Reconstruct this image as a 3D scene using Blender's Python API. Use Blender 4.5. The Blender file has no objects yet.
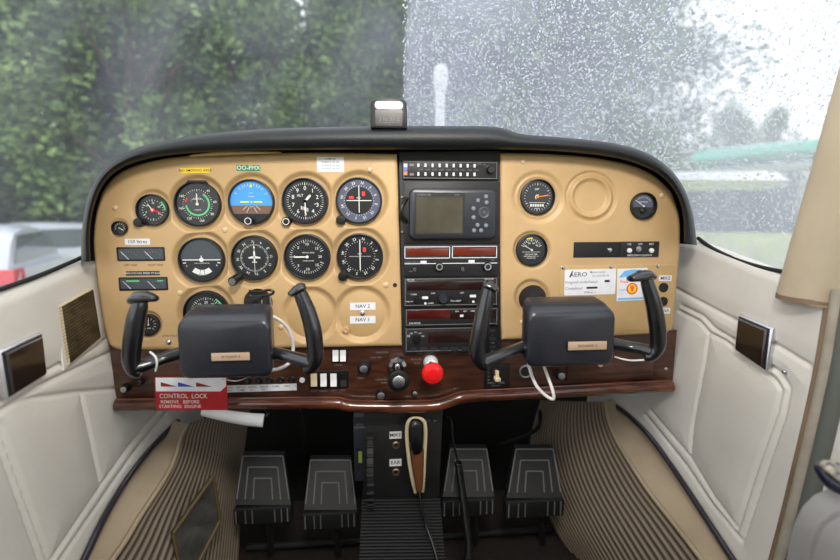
import bpy, math, random
import numpy as np
from mathutils import Vector, Matrix
from mathutils.noise import noise as pnoise
random.seed(7); rng = np.random.default_rng(7)
S = bpy.context.scene
COL = S.collection
PI = math.pi
# ------------------------------------------------------------------ camera
FPX = 467.0; PITCH = math.radians(7.5); YAW = math.radians(5.0); EYE = 1.55
cd = bpy.data.cameras.new('camera'); cam = bpy.data.objects.new('camera', cd); COL.objects.link(cam)
cam.location = (0, 0, EYE); cam.rotation_euler = (PI/2-PITCH, 0, -YAW)
cd.sensor_width = 36; cd.lens = FPX/840*36; cd.clip_start = .02; cd.clip_end = 400
cd.dof.use_dof = True; cd.dof.focus_distance = .83; cd.dof.aperture_fstop = 2.4
S.camera = cam
S.view_settings.view_transform = 'Standard'; S.view_settings.look = 'None'
S.view_settings.gamma = 1; S.view_settings.exposure = 0.0
def ray(px, py):
    u = (px-420)/FPX; v = (280-py)/FPX
    a = (u, math.cos(PITCH)+v*math.sin(PITCH), -math.sin(PITCH)+v*math.cos(PITCH))
    c, s = math.cos(YAW), math.sin(YAW)
    return Vector((a[0]*c+a[1]*s, -a[0]*s+a[1]*c, a[2]))
def W(px, py, Y): d = ray(px, py); r = d*(Y/d.y); r.z += EYE; return r
def WX(px, py, X): d = ray(px, py); r = d*(X/d.x); r.z += EYE; return r
def WZ(px, py, Z): d = ray(px, py); r = d*((Z-EYE)/d.z); r.z += EYE; return r
def wallx(side, z):   # inner surface of the side walls, leaning in towards the floor
    e = min(z-EYE, -.04)
    return (-.505 - .09*(e+.04)*1.0) if side < 0 else (.617 + .09*(e+.04))
def wallx(side, z):
    e = min(z-EYE, -.04)+.04
    return -(.505+.09*e) if side < 0 else (.617+.09*e)
def WW(px, py, side, inward=0.0):
    x = wallx(side, EYE-.3)
    for _ in range(12):
        p = WX(px, py, x - side*inward); x = wallx(side, p.z)
    return WX(px, py, x - side*inward)
# ------------------------------------------------------------------ materials
def lin(c):
    out = []
    for v in c:
        v /= 255.
        out.append(v/12.92 if v <= .04045 else ((v+.055)/1.055)**2.4)
    return (*out, 1)
def newmat(name):
    m = bpy.data.materials.new(name); m.use_nodes = True
    return m, m.node_tree, m.node_tree.nodes['Principled BSDF']
def mat(name, c, rough=.5, metal=0, var=0, vscale=20, bump=0, bscale=300, coat=0, stretch=(1,1,1), c2=None, emit=0, spec=.5):
    m, nt, b = newmat(name)
    b.inputs['Base Color'].default_value = lin(c); b.inputs['Roughness'].default_value = rough
    b.inputs['Metallic'].default_value = metal; b.inputs['Coat Weight'].default_value = coat
    b.inputs['Specular IOR Level'].default_value = spec
    N, L = nt.nodes, nt.links
    tc = N.new('ShaderNodeTexCoord'); mp = N.new('ShaderNodeMapping'); mp.inputs['Scale'].default_value = stretch
    L.new(tc.outputs['Object'], mp.inputs['Vector'])
    if var or c2:
        n = N.new('ShaderNodeTexNoise'); n.inputs['Scale'].default_value = vscale; n.inputs['Detail'].default_value = 5
        L.new(mp.outputs[0], n.inputs['Vector'])
        r = N.new('ShaderNodeValToRGB'); r.color_ramp.elements[0].position = .35; r.color_ramp.elements[1].position = .65
        if c2 is None: c2 = tuple(max(0, v*(1-var)) for v in c)
        r.color_ramp.elements[0].color = lin(c2); r.color_ramp.elements[1].color = lin(c)
        L.new(n.outputs['Fac'], r.inputs['Fac']); L.new(r.outputs['Color'], b.inputs['Base Color'])
    if bump:
        n2 = N.new('ShaderNodeTexNoise'); n2.inputs['Scale'].default_value = bscale; n2.inputs['Detail'].default_value = 3
        L.new(mp.outputs[0], n2.inputs['Vector'])
        bp = N.new('ShaderNodeBump'); bp.inputs['Strength'].default_value = bump; bp.inputs['Distance'].default_value = .001
        L.new(n2.outputs['Fac'], bp.inputs['Height']); L.new(bp.outputs['Normal'], b.inputs['Normal'])
    if emit:
        b.inputs['Emission Color'].default_value = lin(c); b.inputs['Emission Strength'].default_value = emit
    return m
M = {}
M['tan'] = mat('tan_moulded_plastic', (200,165,117), .42, var=.07, vscale=9, bump=.25, bscale=500)
M['tan_plate'] = mat('tan_painted_plate', (196,163,114), .4, var=.05, vscale=12)
M['tan_screw'] = mat('tan_painted_screw', (208,180,138), .35)
M['hood'] = mat('black_grained_vinyl', (15,19,22), .5, var=.2, vscale=40, bump=.5, bscale=450)
M['black'] = mat('black_plastic', (17,17,18), .35, var=.2, vscale=50)
M['blackmatte'] = mat('matt_black_paint', (19,19,20), .7, var=.2, vscale=30)
M['panelblack'] = mat('black_crinkle_panel', (30,29,30), .5, var=.25, vscale=30, bump=.3, bscale=600)
M['bezel'] = mat('black_bezel', (22,22,24), .4)
M['dial'] = mat('dial_black', (26,27,31), .3, coat=.25)
M['innergrey'] = mat('dial_centre_grey', (58,57,62), .3, coat=.25)
M['dialgrey'] = mat('dial_grey', (84,88,108), .3, coat=.25)
M['white'] = mat('white_print', (222,222,216), .5)
M['dimwhite'] = mat('dim_white_print', (120,120,118), .5)
M['label'] = mat('white_label_paper', (228,228,232), .5, var=.04, vscale=60)
M['ink'] = mat('dark_ink', (25,25,30), .5)
M['yellow'] = mat('yellow_label', (238,205,40), .5)
M['greenlab'] = mat('green_label', (22,132,88), .5)
M['green'] = mat('green_arc', (92,200,130), .5)
M['red'] = mat('red_marking', (225,45,45), .5)
M['orange'] = mat('orange_needle', (240,130,40), .5)
M['skyblue'] = mat('attitude_sky_blue', (60,150,225), .35, coat=.3)
M['earth'] = mat('attitude_earth_brown', (112,78,62), .35, coat=.3)
M['yellowmark'] = mat('yellow_marking', (225,235,60), .4)
M['wood'] = mat('dark_walnut_veneer', (80,45,28), .3, c2=(48,25,16), vscale=7, stretch=(2.2,2,14), bump=.15, bscale=90, coat=.5)
M['woodlight'] = mat('walnut_lip', (112,58,36), .25, c2=(72,36,23), vscale=8, stretch=(2,2,10), coat=.7)
M['yoke'] = mat('black_moulded_yoke', (17,18,23), .28, var=.15, vscale=35, coat=.7)
M['yokebody'] = mat('charcoal_yoke_pad', (36,37,45), .33, coat=.25, var=.15, vscale=30, bump=.25, bscale=500)
M['chrome'] = mat('bright_chrome', (205,205,208), .2, metal=1)
M['steel'] = mat('brushed_steel', (185,186,190), .35, metal=1)
M['bronze'] = mat('pale_bronze_plate', (205,176,150), .35, metal=.3)
M['redplastic'] = mat('red_plastic_knob', (228,26,30), .3, coat=.3)
M['redsign'] = mat('red_sign_paint', (178,24,32), .4, var=.08, vscale=30)
M['bluemark'] = mat('blue_sign_mark', (40,60,170), .5)
M['brownred'] = mat('dark_red_sign_mark', (130,32,30), .5)
M['leather'] = mat('off_white_leather', (222,217,208), .5, var=.06, vscale=6, bump=.4, bscale=350)
M['leatherwarm'] = mat('beige_lining', (182,163,136), .6, var=.12, vscale=6, bump=.4, bscale=300)
M['post'] = mat('beige_post_vinyl', (196,180,154), .55, var=.06, vscale=8, bump=.3, bscale=300)
M['postdark'] = mat('brown_edge_trim', (140,116,92), .6, var=.2, vscale=10, bump=.4)
M['greypaint'] = mat('grey_green_interior_paint', (104,107,100), .6, var=.1, vscale=5)
M['greyseat'] = mat('grey_seat_leather', (142,139,136), .55, var=.1, vscale=5, bump=.4)
M['placard'] = mat('dark_brass_placard', (74,64,46), .4, metal=.3, var=.4, vscale=40)
M['placardtext'] = mat('placard_lettering', (112,100,78), .5)
M['cream'] = mat('cream_plastic', (214,198,160), .45, var=.06)
M['smoke'] = mat('smoked_brown_plastic', (42,32,28), .18, var=.4, vscale=25, coat=.5)
M['seal'] = mat('dark_door_seal', (38,34,44), .3, coat=.4)
M['rubber'] = mat('pedal_rubber', (14,14,16), .6)
M['pedaledge'] = mat('worn_pedal_ridge', (112,112,112), .45)
M['pedalsteel'] = mat('bare_pedal_metal', (150,150,152), .4, metal=.7)
M['carpet'] = mat('dark_brown_carpet', (40,29,24), .95, var=.3, vscale=60, bump=1, bscale=700)
M['display'] = mat('unlit_lcd_screen', (84,80,66), .2, c2=(66,60,50), vscale=14, coat=.3)
M['amber'] = mat('unlit_amber_window', (118,44,22), .2, c2=(88,30,17), vscale=14, stretch=(1,1,6), coat=.4)
M['redwindow'] = mat('unlit_red_window', (120,26,18), .2, c2=(40,14,12), vscale=6, coat=.4)
M['darkwindow'] = mat('dark_display_window', (38,22,20), .2, coat=.4)
M['gpsgrey'] = mat('charcoal_housing', (40,42,49), .35)
M['button'] = mat('grey_rubber_button', (120,124,132), .5)
M['tanlever'] = mat('ivory_lever', (216,196,160), .5)
M['whiteplastic'] = mat('white_plastic', (228,228,228), .4)
M['cable'] = mat('white_cable', (226,222,220), .4)
M['trimgreen'] = mat('green_indicator', (120,140,60), .5)
M['micbrown'] = mat('brown_grip', (110,66,40), .5)
M['cobalt'] = mat('dark_blue_trim', (26,28,52), .35, coat=.3)
M['pattern'] = mat('patterned_cream_fabric', (190,180,150), .8, c2=(60,66,90), vscale=160)
# corduroy pocket fabric: woven stripes follow the cloth (UV)
m, nt, b = newmat('striped_pocket_fabric'); M['stripe'] = m
N, L = nt.nodes, nt.links
uv = N.new('ShaderNodeUVMap'); sp = N.new('ShaderNodeSeparateXYZ'); L.new(uv.outputs[0], sp.inputs[0])
mu = N.new('ShaderNodeMath'); mu.operation = 'MULTIPLY'; mu.inputs[1].default_value = 2*PI; L.new(sp.outputs['X'], mu.inputs[0])
sn = N.new('ShaderNodeMath'); sn.operation = 'SINE'; L.new(mu.outputs[0], sn.inputs[0])
rp = N.new('ShaderNodeValToRGB'); mr = N.new('ShaderNodeMapRange'); mr.inputs[1].default_value = -1; L.new(sn.outputs[0], mr.inputs[0])
rp.color_ramp.elements[0].position = .15; rp.color_ramp.elements[1].position = .6
rp.color_ramp.elements[0].color = lin((74,63,52)); rp.color_ramp.elements[1].color = lin((134,120,102))
L.new(mr.outputs[0], rp.inputs[0]); L.new(rp.outputs[0], b.inputs['Base Color']); b.inputs['Roughness'].default_value = .85
# ------------------------------------------------------------------ mesh builder
TXT = {}
def text_geo(s):
    if s in TXT: return TXT[s]
    c = bpy.data.curves.new('t', 'FONT'); c.body = s; c.size = 1; c.align_x = 'CENTER'; c.align_y = 'CENTER'; c.resolution_u = 2; c.offset = .006
    o = bpy.data.objects.new('t', c); COL.objects.link(o)
    bpy.context.view_layer.update()
    e = o.evaluated_get(bpy.context.evaluated_depsgraph_get()); me = e.to_mesh()
    vs = [tuple(v.co) for v in me.vertices]; fs = [tuple(p.vertices) for p in me.polygons]
    e.to_mesh_clear(); bpy.data.objects.remove(o); bpy.data.curves.remove(c)
    TXT[s] = (vs, fs); return TXT[s]
class MB:
    def __init__(s, F=None): s.v = []; s.f = []; s.F = F; s.uv = None
    def add(s, vs, fs):
        n = len(s.v)
        s.v += [tuple(s.F @ Vector(v)) for v in vs] if s.F is not None else [tuple(v) for v in vs]
        s.f += [tuple(i+n for i in f) for f in fs]; return s
    # local frame: (a right, b up, d towards viewer)
    def prism(s, out, d0, d1, bev=0.0, back=True):
        n = len(out); A = sum(out[i][0]*out[(i+1) % n][1]-out[(i+1) % n][0]*out[i][1] for i in range(n))
        if A < 0: out = out[::-1]
        rings = [[(x, y, d0) for x, y in out]]
        if bev > 0:
            ins = []
            for i in range(n):
                p0, p1, p2 = Vector(out[i-1]), Vector(out[i]), Vector(out[(i+1) % n])
                e1 = (p1-p0).normalized() if (p1-p0).length > 1e-9 else Vector((1, 0)); e2 = (p2-p1).normalized() if (p2-p1).length > 1e-9 else e1
                n1 = Vector((-e1.y, e1.x)); n2 = Vector((-e2.y, e2.x)); k = n1+n2
                k = k/(max(.35, k.length_squared/2)) if k.length > 1e-6 else n1
                ins.append(p1+k*bev)
            mid = [p*.3+Vector(q)*.7 for p, q in zip(ins, out)]
            rings.append([(x, y, d1-bev) for x, y in out]); rings.append([(p.x, p.y, d1-.3*bev) for p in mid]); rings.append([(p.x, p.y, d1) for p in ins])
        else: rings.append([(x, y, d1) for x, y in out])
        vs = [v for r in rings for v in r]; fs = []
        for k in range(len(rings)-1):
            for i in range(n):
                j = (i+1) % n; fs.append((k*n+i, k*n+j, (k+1)*n+j, (k+1)*n+i))
        fs.append(tuple(range((len(rings)-1)*n, len(rings)*n)))
        if back: fs.append(tuple(range(n-1, -1, -1)))
        return s.add(vs, fs)
    def rect(s, x0, y0, x1, y1, d0, d1, r=0, bev=0): return s.prism(rrect(x0, y0, x1, y1, r), d0, d1, bev)
    def lathe(s, prof, n=32, c=(0, 0), close=False, ax=None):
        vs = []; fs = []
        for (r, d) in prof:
            for i in range(n):
                a = 2*PI*i/n; vs.append((c[0]+r*math.cos(a), c[1]+r*math.sin(a), d))
        m_ = len(prof)
        for k in range(m_-1):
            for i in range(n):
                j = (i+1) % n; fs.append((k*n+i, k*n+j, (k+1)*n+j, (k+1)*n+i))
        if close:
            for i in range(n):
                j = (i+1) % n; fs.append(((m_-1)*n+i, (m_-1)*n+j, j, i))
        else:
            if prof[-1][0] > 1e-6: fs.append(tuple(range((m_-1)*n, m_*n)))
            if prof[0][0] > 1e-6: fs.append(tuple(range(n-1, -1, -1)))
        return s.add(vs, fs)
    def disc(s, c, r, d0, d1, n=32, bev=0): return s.prism([(c[0]+r*math.cos(2*PI*i/n), c[1]+r*math.sin(2*PI*i/n)) for i in range(n)], d0, d1, bev)
    def bar(s, a0, r0, a1, w0, w1, d, th=.15):   # radial bar at angle a0 from r0 to a1, clockwise from top
        dx, dy = math.sin(a0), math.cos(a0); px_, py_ = dy, -dx
        return s.prism([(dx*r0-px_*w0/2, dy*r0-py_*w0/2), (dx*r0+px_*w0/2, dy*r0+py_*w0/2), (dx*a1+px_*w1/2, dy*a1+py_*w1/2), (dx*a1-px_*w1/2, dy*a1-py_*w1/2)], d, d+th)
    def arc(s, r0, r1, a0, a1, d, th=.12, n=20):
        o = [(r1*math.sin(a0+(a1-a0)*i/n), r1*math.cos(a0+(a1-a0)*i/n)) for i in range(n+1)]
        i_ = [(r0*math.sin(a1-(a1-a0)*i/n), r0*math.cos(a1-(a1-a0)*i/n)) for i in range(n+1)]
        vs = []; fs = []
        for i in range(n+1):
            vs += [(*o[i], d), (*o[i], d+th), (*i_[n-i], d+th), (*i_[n-i], d)]
        for i in range(n):
            for k in range(4): fs.append((4*i+k, 4*i+(k+1) % 4, 4*i+4+(k+1) % 4, 4*i+4+k))
        return s.add(vs, fs)
    def text(s, t, a, b, size, d, rot=0, sx=1, th=None):
        vs, fs = text_geo(t); c, q = math.cos(rot), math.sin(rot)
        return s.add([(a+(x*sx*c-y*q)*size, b+(x*sx*q+y*c)*size, d) for x, y, z in vs], fs)
    def tube(s, pts, rad, n=10, flat=1.0, up=None, caps=True, sub=1):
        P = [Vector(p) for p in pts]; R = list(rad) if hasattr(rad, '__len__') else [rad]*len(P)
        if sub > 1:
            P, R = spline(P, R, sub)
        rings = []; u = None
        for i, p in enumerate(P):
            t = (P[min(i+1, len(P)-1)]-P[max(i-1, 0)]).normalized()
            if u is None:
                u = Vector(up) if up is not None else (Vector((0, 0, 1)) if abs(t.z) < .9 else Vector((1, 0, 0)))
            u = (u-t*u.dot(t)).normalized(); w_ = t.cross(u)
            rings.append([p+u*math.cos(2*PI*k/n)*R[i]*flat+w_*math.sin(2*PI*k/n)*R[i] for k in range(n)])
        vs = [v for r in rings for v in r]; fs = []
        for i in range(len(rings)-1):
            for k in range(n):
                j = (k+1) % n; fs.append((i*n+k, i*n+j, (i+1)*n+j, (i+1)*n+k))
        if caps: fs.append(tuple(range(n-1, -1, -1))); fs.append(tuple(range((len(rings)-1)*n, len(rings)*n)))
        return s.add(vs, fs)
    def grid(s, A, uv=None, close=False):
        h, w_ = A.shape[:2]; n0 = len(s.v)
        s.v += [tuple(p) for p in A.reshape(-1, 3)]
        for i in range(h-1):
            for j in range(w_-1):
                s.f.append((n0+i*w_+j, n0+i*w_+j+1, n0+(i+1)*w_+j+1, n0+(i+1)*w_+j))
        if uv is not None: s.uv = uv.reshape(-1, 2)
        return s
def rrect(x0, y0, x1, y1, r=0):
    if x0 > x1: x0, x1 = x1, x0
    if y0 > y1: y0, y1 = y1, y0
    if r <= 0: return [(x0, y0), (x1, y0), (x1, y1), (x0, y1)]
    r = min(r, (x1-x0)/2.001, (y1-y0)/2.001); o = []
    for cx, cy, a in ((x1-r, y0+r, -90), (x1-r, y1-r, 0), (x0+r, y1-r, 90), (x0+r, y0+r, 180)):
        for k in range(6): t = math.radians(a+18*k); o.append((cx+r*math.cos(t), cy+r*math.sin(t)))
    return o
def spline(P, R, sub):
    o = []; q = []; n = len(P)
    for i in range(n-1):
        p0, p1, p2, p3 = P[max(i-1, 0)], P[i], P[i+1], P[min(i+2, n-1)]
        for k in range(sub):
            t = k/sub
            o.append(.5*((2*p1)+(p2-p0)*t+(2*p0-5*p1+4*p2-p3)*t*t+(3*p1-p0-3*p2+p3)*t**3)); q.append(R[i]*(1-t)+R[i+1]*t)
    o.append(P[-1]); q.append(R[-1]); return o, q
def spl(P, n):
    P = [Vector(p) for p in P]; o, _ = spline(P, [0]*len(P), 16)
    L_ = [0]
    for i in range(1, len(o)): L_.append(L_[-1]+(o[i]-o[i-1]).length)
    r = []; j = 0
    for k in range(n):
        t = L_[-1]*k/(n-1)
        while j < len(o)-2 and L_[j+1] < t: j += 1
        u = (t-L_[j])/max(1e-9, L_[j+1]-L_[j]); r.append(o[j].lerp(o[j+1], min(1, u)))
    return r
ORIG = {}
def thing(name, label, cat, loc, group=None):
    o = bpy.data.objects.new(name, None); COL.objects.link(o); o.location = loc; o.empty_display_size = .02
    o['label'] = label; o['category'] = cat
    if group: o['group'] = group
    ORIG[o.name] = Vector(loc); return o
def part(name, mb, m, parent=None, label=None, cat=None, group=None, kind=None, origin=None, smooth=.6):
    me = bpy.data.meshes.new(name)
    if parent is not None: org = ORIG[parent.name]
    else:
        V = np.array(mb.v); org = Vector(origin) if origin is not None else Vector(((V[:, 0].min()+V[:, 0].max())/2, (V[:, 1].min()+V[:, 1].max())/2, V[:, 2].min()))
    me.from_pydata([(v[0]-org.x, v[1]-org.y, v[2]-org.z) for v in mb.v], [], mb.f)
    me.validate(); me.polygons.foreach_set('use_smooth', [True]*len(me.polygons)); me.set_sharp_from_angle(angle=smooth)
    if mb.uv is not None:
        l = me.uv_layers.new(name='UVMap'); idx = np.zeros(len(me.loops), dtype=np.int32); me.loops.foreach_get('vertex_index', idx)
        l.data.foreach_set('uv', mb.uv[idx].astype(np.float32).ravel())
    me.materials.append(M[m] if isinstance(m, str) else m); me.update()
    o = bpy.data.objects.new(name, me); COL.objects.link(o)
    if parent is not None: o.parent = parent; ORIG[o.name] = org
    else: o.location = org; ORIG[o.name] = org
    if label: o['label'] = label
    if cat: o['category'] = cat
    if group: o['group'] = group
    if kind: o['kind'] = kind
    return o
def FR(px, py, Y, px2m=True):
    """frame on a plane facing the pilot at Y: local units are photograph pixels at that depth"""
    c = W(px, py, Y); s = (W(px+.5, py, Y)-W(px-.5, py, Y)).x
    return Matrix(((s, 0, 0, c.x), (0, 0, -s, c.y), (0, s, 0, c.z), (0, 0, 0, 1)))
FI = Matrix(((1, 0, 0, 0), (0, 0, -1, 0), (0, 1, 0, 0), (0, 0, 0, 1)))
def PXO(pts, Y): return [(W(x, y, Y).x, W(x, y, Y).z) for x, y in pts]
def boxpx(mb, x0, y0, x1, y1, Y, back, front, r=0, bev=.0):
    """box facing the pilot whose corners lie at those places on the plane Y; back / front in metres"""
    a = W(x0, (y0+y1)/2, Y); b_ = W(x1, (y0+y1)/2, Y); t = W((x0+x1)/2, y0, Y); u = W((x0+x1)/2, y1, Y)
    sv = mb.F; mb.F = FI; mb.rect(a.x, u.z, b_.x, t.z, -Y-back, -Y+front, r, bev); mb.F = sv; return mb
YP = .845      # face of the tan panels
def setkind(o, k='structure'): o['kind'] = k; return o
# ------------------------------------------------------------------ side walls, floor, firewall
def seglist(polys, side):
    segs = []
    for poly in polys:
        q = [WW(x, y, side) for x, y in poly]
        for i in range(len(q)-1): segs.append((q[i].y, q[i].z, q[i+1].y, q[i+1].z))
    return segs
def sillz(side, Y):   # top of the padded wall, eye-relative
    if side < 0: return float(np.interp(Y, [.2, .66, .88, 1.2], [-.15, -.097, -.066, -.03]))
    return float(np.interp(Y, [.2, .66, .86, 1.2], [-.15, -.082, -.043, -.01]))
def make_wall(side, polys, name):
    Ys = np.linspace(.12, 1.2, 440); T = np.linspace(0, 1, 340)
    segs = seglist(polys, side); A = np.zeros((len(T)+8, len(Ys), 3))
    top = np.array([sillz(side, y) for y in Ys]); bot = -.83
    Yg, Tg = np.meshgrid(Ys, T); Zg = bot+(top[None, :]-bot)*Tg+EYE
    D = np.full(Yg.shape, 9.)
    for (y0, z0, y1, z1) in segs:
        dy, dz = y1-y0, z1-z0; l2 = dy*dy+dz*dz
        t = np.clip(((Yg-y0)*dy+(Zg-z0)*dz)/l2, 0, 1)
        D = np.minimum(D, np.hypot(Yg-y0-t*dy, Zg-z0-t*dz))
    pad = .0035*(1-np.exp(-(D/.02)**2)) - .0045*np.exp(-(D/.0034)**2)
    e = np.minimum(Zg-EYE, -.04)+.04
    X = (.505 if side < 0 else .617)+.09*e-pad
    rr = .02; k = np.clip((Zg-EYE-top[None, :]+rr)/rr, 0, 1); X += rr*(1-np.sqrt(np.maximum(0, 1-k*k)))*.9
    A[:len(T), :, 0] = side*X; A[:len(T), :, 1] = Yg; A[:len(T), :, 2] = Zg
    for i in range(8):
        A[len(T)+i, :, 0] = side*(X[-1]+.008*(i+1)); A[len(T)+i, :, 1] = Ys; A[len(T)+i, :, 2] = Zg[-1]-.004*(i+1)
    mb = MB(); mb.grid(A)
    # outer skin so the wall has thickness
    n = len(mb.v); h, w_ = A.shape[:2]
    ox = side*((.505 if side < 0 else .617)+.075)
    o = []
    for j in range(w_): o += [(A[-1, j, 0]+side*.004, A[-1, j, 1], A[-1, j, 2]-.004), (ox, A[0, j, 1], EYE+bot)]
    mb.v += o
    for j in range(w_-1):
        mb.f.append(((h-1)*w_+j, (h-1)*w_+j+1, n+2*j+2, n+2*j)); mb.f.append((n+2*j, n+2*j+2, n+2*j+3, n+2*j+1))
    return part(name, mb, 'leather', kind='structure', smooth=1.2)
LS = [[(0, 425), (50, 562)], [(-6, 428), (42, 564)], [(81, 392), (101, 483)], [(160, 409), (128, 448), (103, 483), (51, 561)],
      [(166, 414), (134, 453), (109, 489), (60, 561)], [(0, 412), (40, 386), (112, 352)], [(0, 400), (40, 375), (106, 340)], [(20, 400), (78, 392), (125, 388)]]
RS = [[(676, 289), (708, 306), (740, 323), (778, 346), (809, 365)],
      [(679, 311), (700, 322), (709, 333), (725, 341), (750, 360), (775, 380), (781, 390), (776, 412), (758, 462), (737, 528), (714, 497), (690, 457), (650, 410)],
      [(709, 333), (704, 365), (697, 400), (692, 430), (690, 457)], [(682, 306), (703, 316), (714, 328), (754, 353), (781, 374), (789, 388), (784, 415), (767, 465), (742, 541), (712, 505), (686, 466), (655, 427), (645, 415)]]
make_wall(-1, LS, 'wall_left'); make_wall(1, RS, 'wall_right')
f = MB(); f.add([(-.62, .1, EYE-.79), (.74, .1, EYE-.79), (.74, 1.3, EYE-.79), (-.62, 1.3, EYE-.79), (-.62, .1, EYE-.83), (.74, .1, EYE-.83), (.74, 1.3, EYE-.83), (-.62, 1.3, EYE-.83)],
  [(0, 1, 2, 3), (7, 6, 5, 4), (0, 4, 5, 1), (1, 5, 6, 2), (2, 6, 7, 3), (3, 7, 4, 0)])
part('floor', f, 'carpet', kind='structure')
f = MB(FI); f.rect(-.6, EYE-.82, .72, EYE+.0, -1.29, -1.25); part('wall_front', f, 'blackmatte', kind='structure')
# ------------------------------------------------------------------ kick panels: pocket, lining, seal
def kick(side, strip, rim, far, word):
    inn = .012
    S3 = [WW(x, y, side, .010) for x, y in strip]
    mb = MB(); mb.tube(S3, .0055, n=10, sub=6)
    part('trim_1' if side < 0 else 'trim_2', mb, 'seal', kind='structure', smooth=1.2)
    R3 = [WW(x, y, side, .05) for x, y in rim]; F3 = [W(x, y, Y) for x, y, Y in far]
    NT = 60; a = spl(S3, NT); r = spl(R3, NT); g = spl(F3, NT)
    root = thing('map_pocket', f'striped beige fabric map pocket with a piped rim low on the {word} side', 'pocket', tuple((r[NT-1]+g[NT-1])/2))
    ns = 25; per = 10; A = np.zeros((NT, ns*per+1, 3)); UV = np.zeros((NT, ns*per+1, 2))
    for i in range(NT):
        ti = i/(NT-1)
        for j in range(ns*per+1):
            s_ = j/(ns*per); p = r[i].lerp(g[i], s_)
            bul = .035*math.sin(PI*s_)**1.5*(.4+.6*ti); wob = .0016*math.sin(2*PI*j/per)
            A[i, j] = (p.x-side*(bul*.7+wob), p.y-wob*.5, p.z); UV[i, j] = (j/per, ti)
    mb = MB(); mb.grid(A, UV); part('striped_panel', mb, 'stripe', root, smooth=1.5)
    mb = MB(); mb.tube([p+Vector((-side*.002, -.002, 0)) for p in r], .0042, n=10); part('piping', mb, 'leatherwarm', root, smooth=1.5)
    # lining behind the open mouth
    A = np.zeros((NT, 12, 3))
    for i in range(NT):
        for j in range(12):
            s_ = j/11; p = a[i].lerp(r[i], s_*1.0); k = math.sin(PI*s_)*.02
            A[i, j] = (p.x+side*(k+.004*s_), p.y+k*.6+.003*s_, p.z)
    mb = MB(); mb.grid(A); part('lining', mb, 'leatherwarm', root, smooth=1.5)
kick(-1, [(178, 421), (165, 434), (150, 450), (136, 467), (122, 487), (104, 518), (83, 562), (75, 582)],
     [(186, 424), (180, 437), (176, 452), (170, 468), (160, 485), (140, 515), (125, 540), (110, 562), (98, 582)],
     [(252, 400, 1.2), (246, 440, 1.19), (242, 480, 1.12), (240, 530, 1.03), (238, 566, .985), (238, 582, .95)], 'left')
kick(1, [(610, 402), (630, 417), (650, 437), (672, 467), (694, 500), (718, 537), (735, 563), (748, 582)],
     [(606, 402), (609, 420), (617, 440), (632, 465), (650, 492), (672, 520), (697, 552), (720, 582)],
     [(540, 400, 1.2), (530, 440, 1.19), (535, 480, 1.13), (553, 525, 1.03), (575, 562, .985), (585, 582, .95)], 'right')
# ------------------------------------------------------------------ tan instrument panels
def coons(left, right, bot, top, nu, nv):
    l, r = spl([(x, y, 0) for x, y in left], nv), spl([(x, y, 0) for x, y in right], nv)
    b_, t = spl([(x, y, 0) for x, y in bot], nu), spl([(x, y, 0) for x, y in top], nu)
    G = np.zeros((nv, nu, 2)); l, r, b_, t = [np.array([(p.x, p.y) for p in q]) for q in (l, r, b_, t)]
    u = np.linspace(0, 1, nu)[None, :, None]; v = np.linspace(0, 1, nv)[:, None, None]
    G = (1-v)*b_[None]+v*t[None]+(1-u)*l[:, None]+u*r[:, None]-((1-u)*(1-v)*b_[0]+u*(1-v)*b_[-1]+(1-u)*v*t[0]+u*v*t[-1])
    return G
def tan_panel(name, label, left, right, bot, top, dishes, notches, nu, nv):
    G = coons(left, right, bot, top, nu, nv)   # in photograph pixels on the panel plane
    px, py = G[..., 0], G[..., 1]; dep = np.zeros(px.shape)
    for (cx, cy, ro, ri, dd) in dishes:
        r = np.hypot(px-cx, py-cy); t = np.clip((ro-r)/(ro-ri), 0, 1); t = t*t*(3-2*t); dep = np.maximum(dep, dd*t)
    for (cx, cy, ro, w_, hh) in notches:    # raised rings (negative depth)
        r = np.hypot(px-cx, py-cy); dep -= hh*np.exp(-((r-ro)/w_)**2)
    bd = np.concatenate([G[0], G[-1], G[:, 0], G[:, -1]])[::3]
    e = np.full(px.shape, 99.)
    for q in bd: e = np.minimum(e, np.hypot(px-q[0], py-q[1]))
    k = np.clip(1-e/4., 0, 1); dep += .006*(1-np.sqrt(np.maximum(0, 1-k*k)))
    A = np.zeros((*px.shape, 3))
    for i in range(px.shape[0]):
        for j in range(px.shape[1]):
            p = W(px[i, j], py[i, j], YP); A[i, j] = (p.x, YP+dep[i, j], p.z)
    mb = MB(); mb.grid(A); h, w_ = px.shape
    loop = [(0, j) for j in range(w_)]+[(i, w_-1) for i in range(1, h)]+[(h-1, j) for j in range(w_-2, -1, -1)]+[(i, 0) for i in range(h-2, 0, -1)]
    n = len(mb.v); mb.v += [(A[i, j, 0], YP+.022, A[i, j, 2]) for i, j in loop]
    for q in range(len(loop)):
        i, j = loop[q]; i2, j2 = loop[(q+1) % len(loop)]; q2 = (q+1) % len(loop)
        mb.f.append((i*w_+j, n+q, n+q2, i2*w_+j2))
    o = part(name, mb, 'tan', label=label, cat='instrument panel', smooth=1.2); return o
R1 = .0085
dl = [(x, y, 31, 24.5, R1) for x, y in ((197, 204), (251, 202), (305, 201), (359, 200), (201, 260), (254, 258), (307, 257), (360, 256))]
dl += [(206, 313, 31, 24.5, R1), (310, 315, 30, 23.5, R1), (362, 314, 30, 23.5, R1), (152, 210, 22, 17, .005), (148, 325, 15, 11, .005), (119, 228, 10, 8, .002)]
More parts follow.
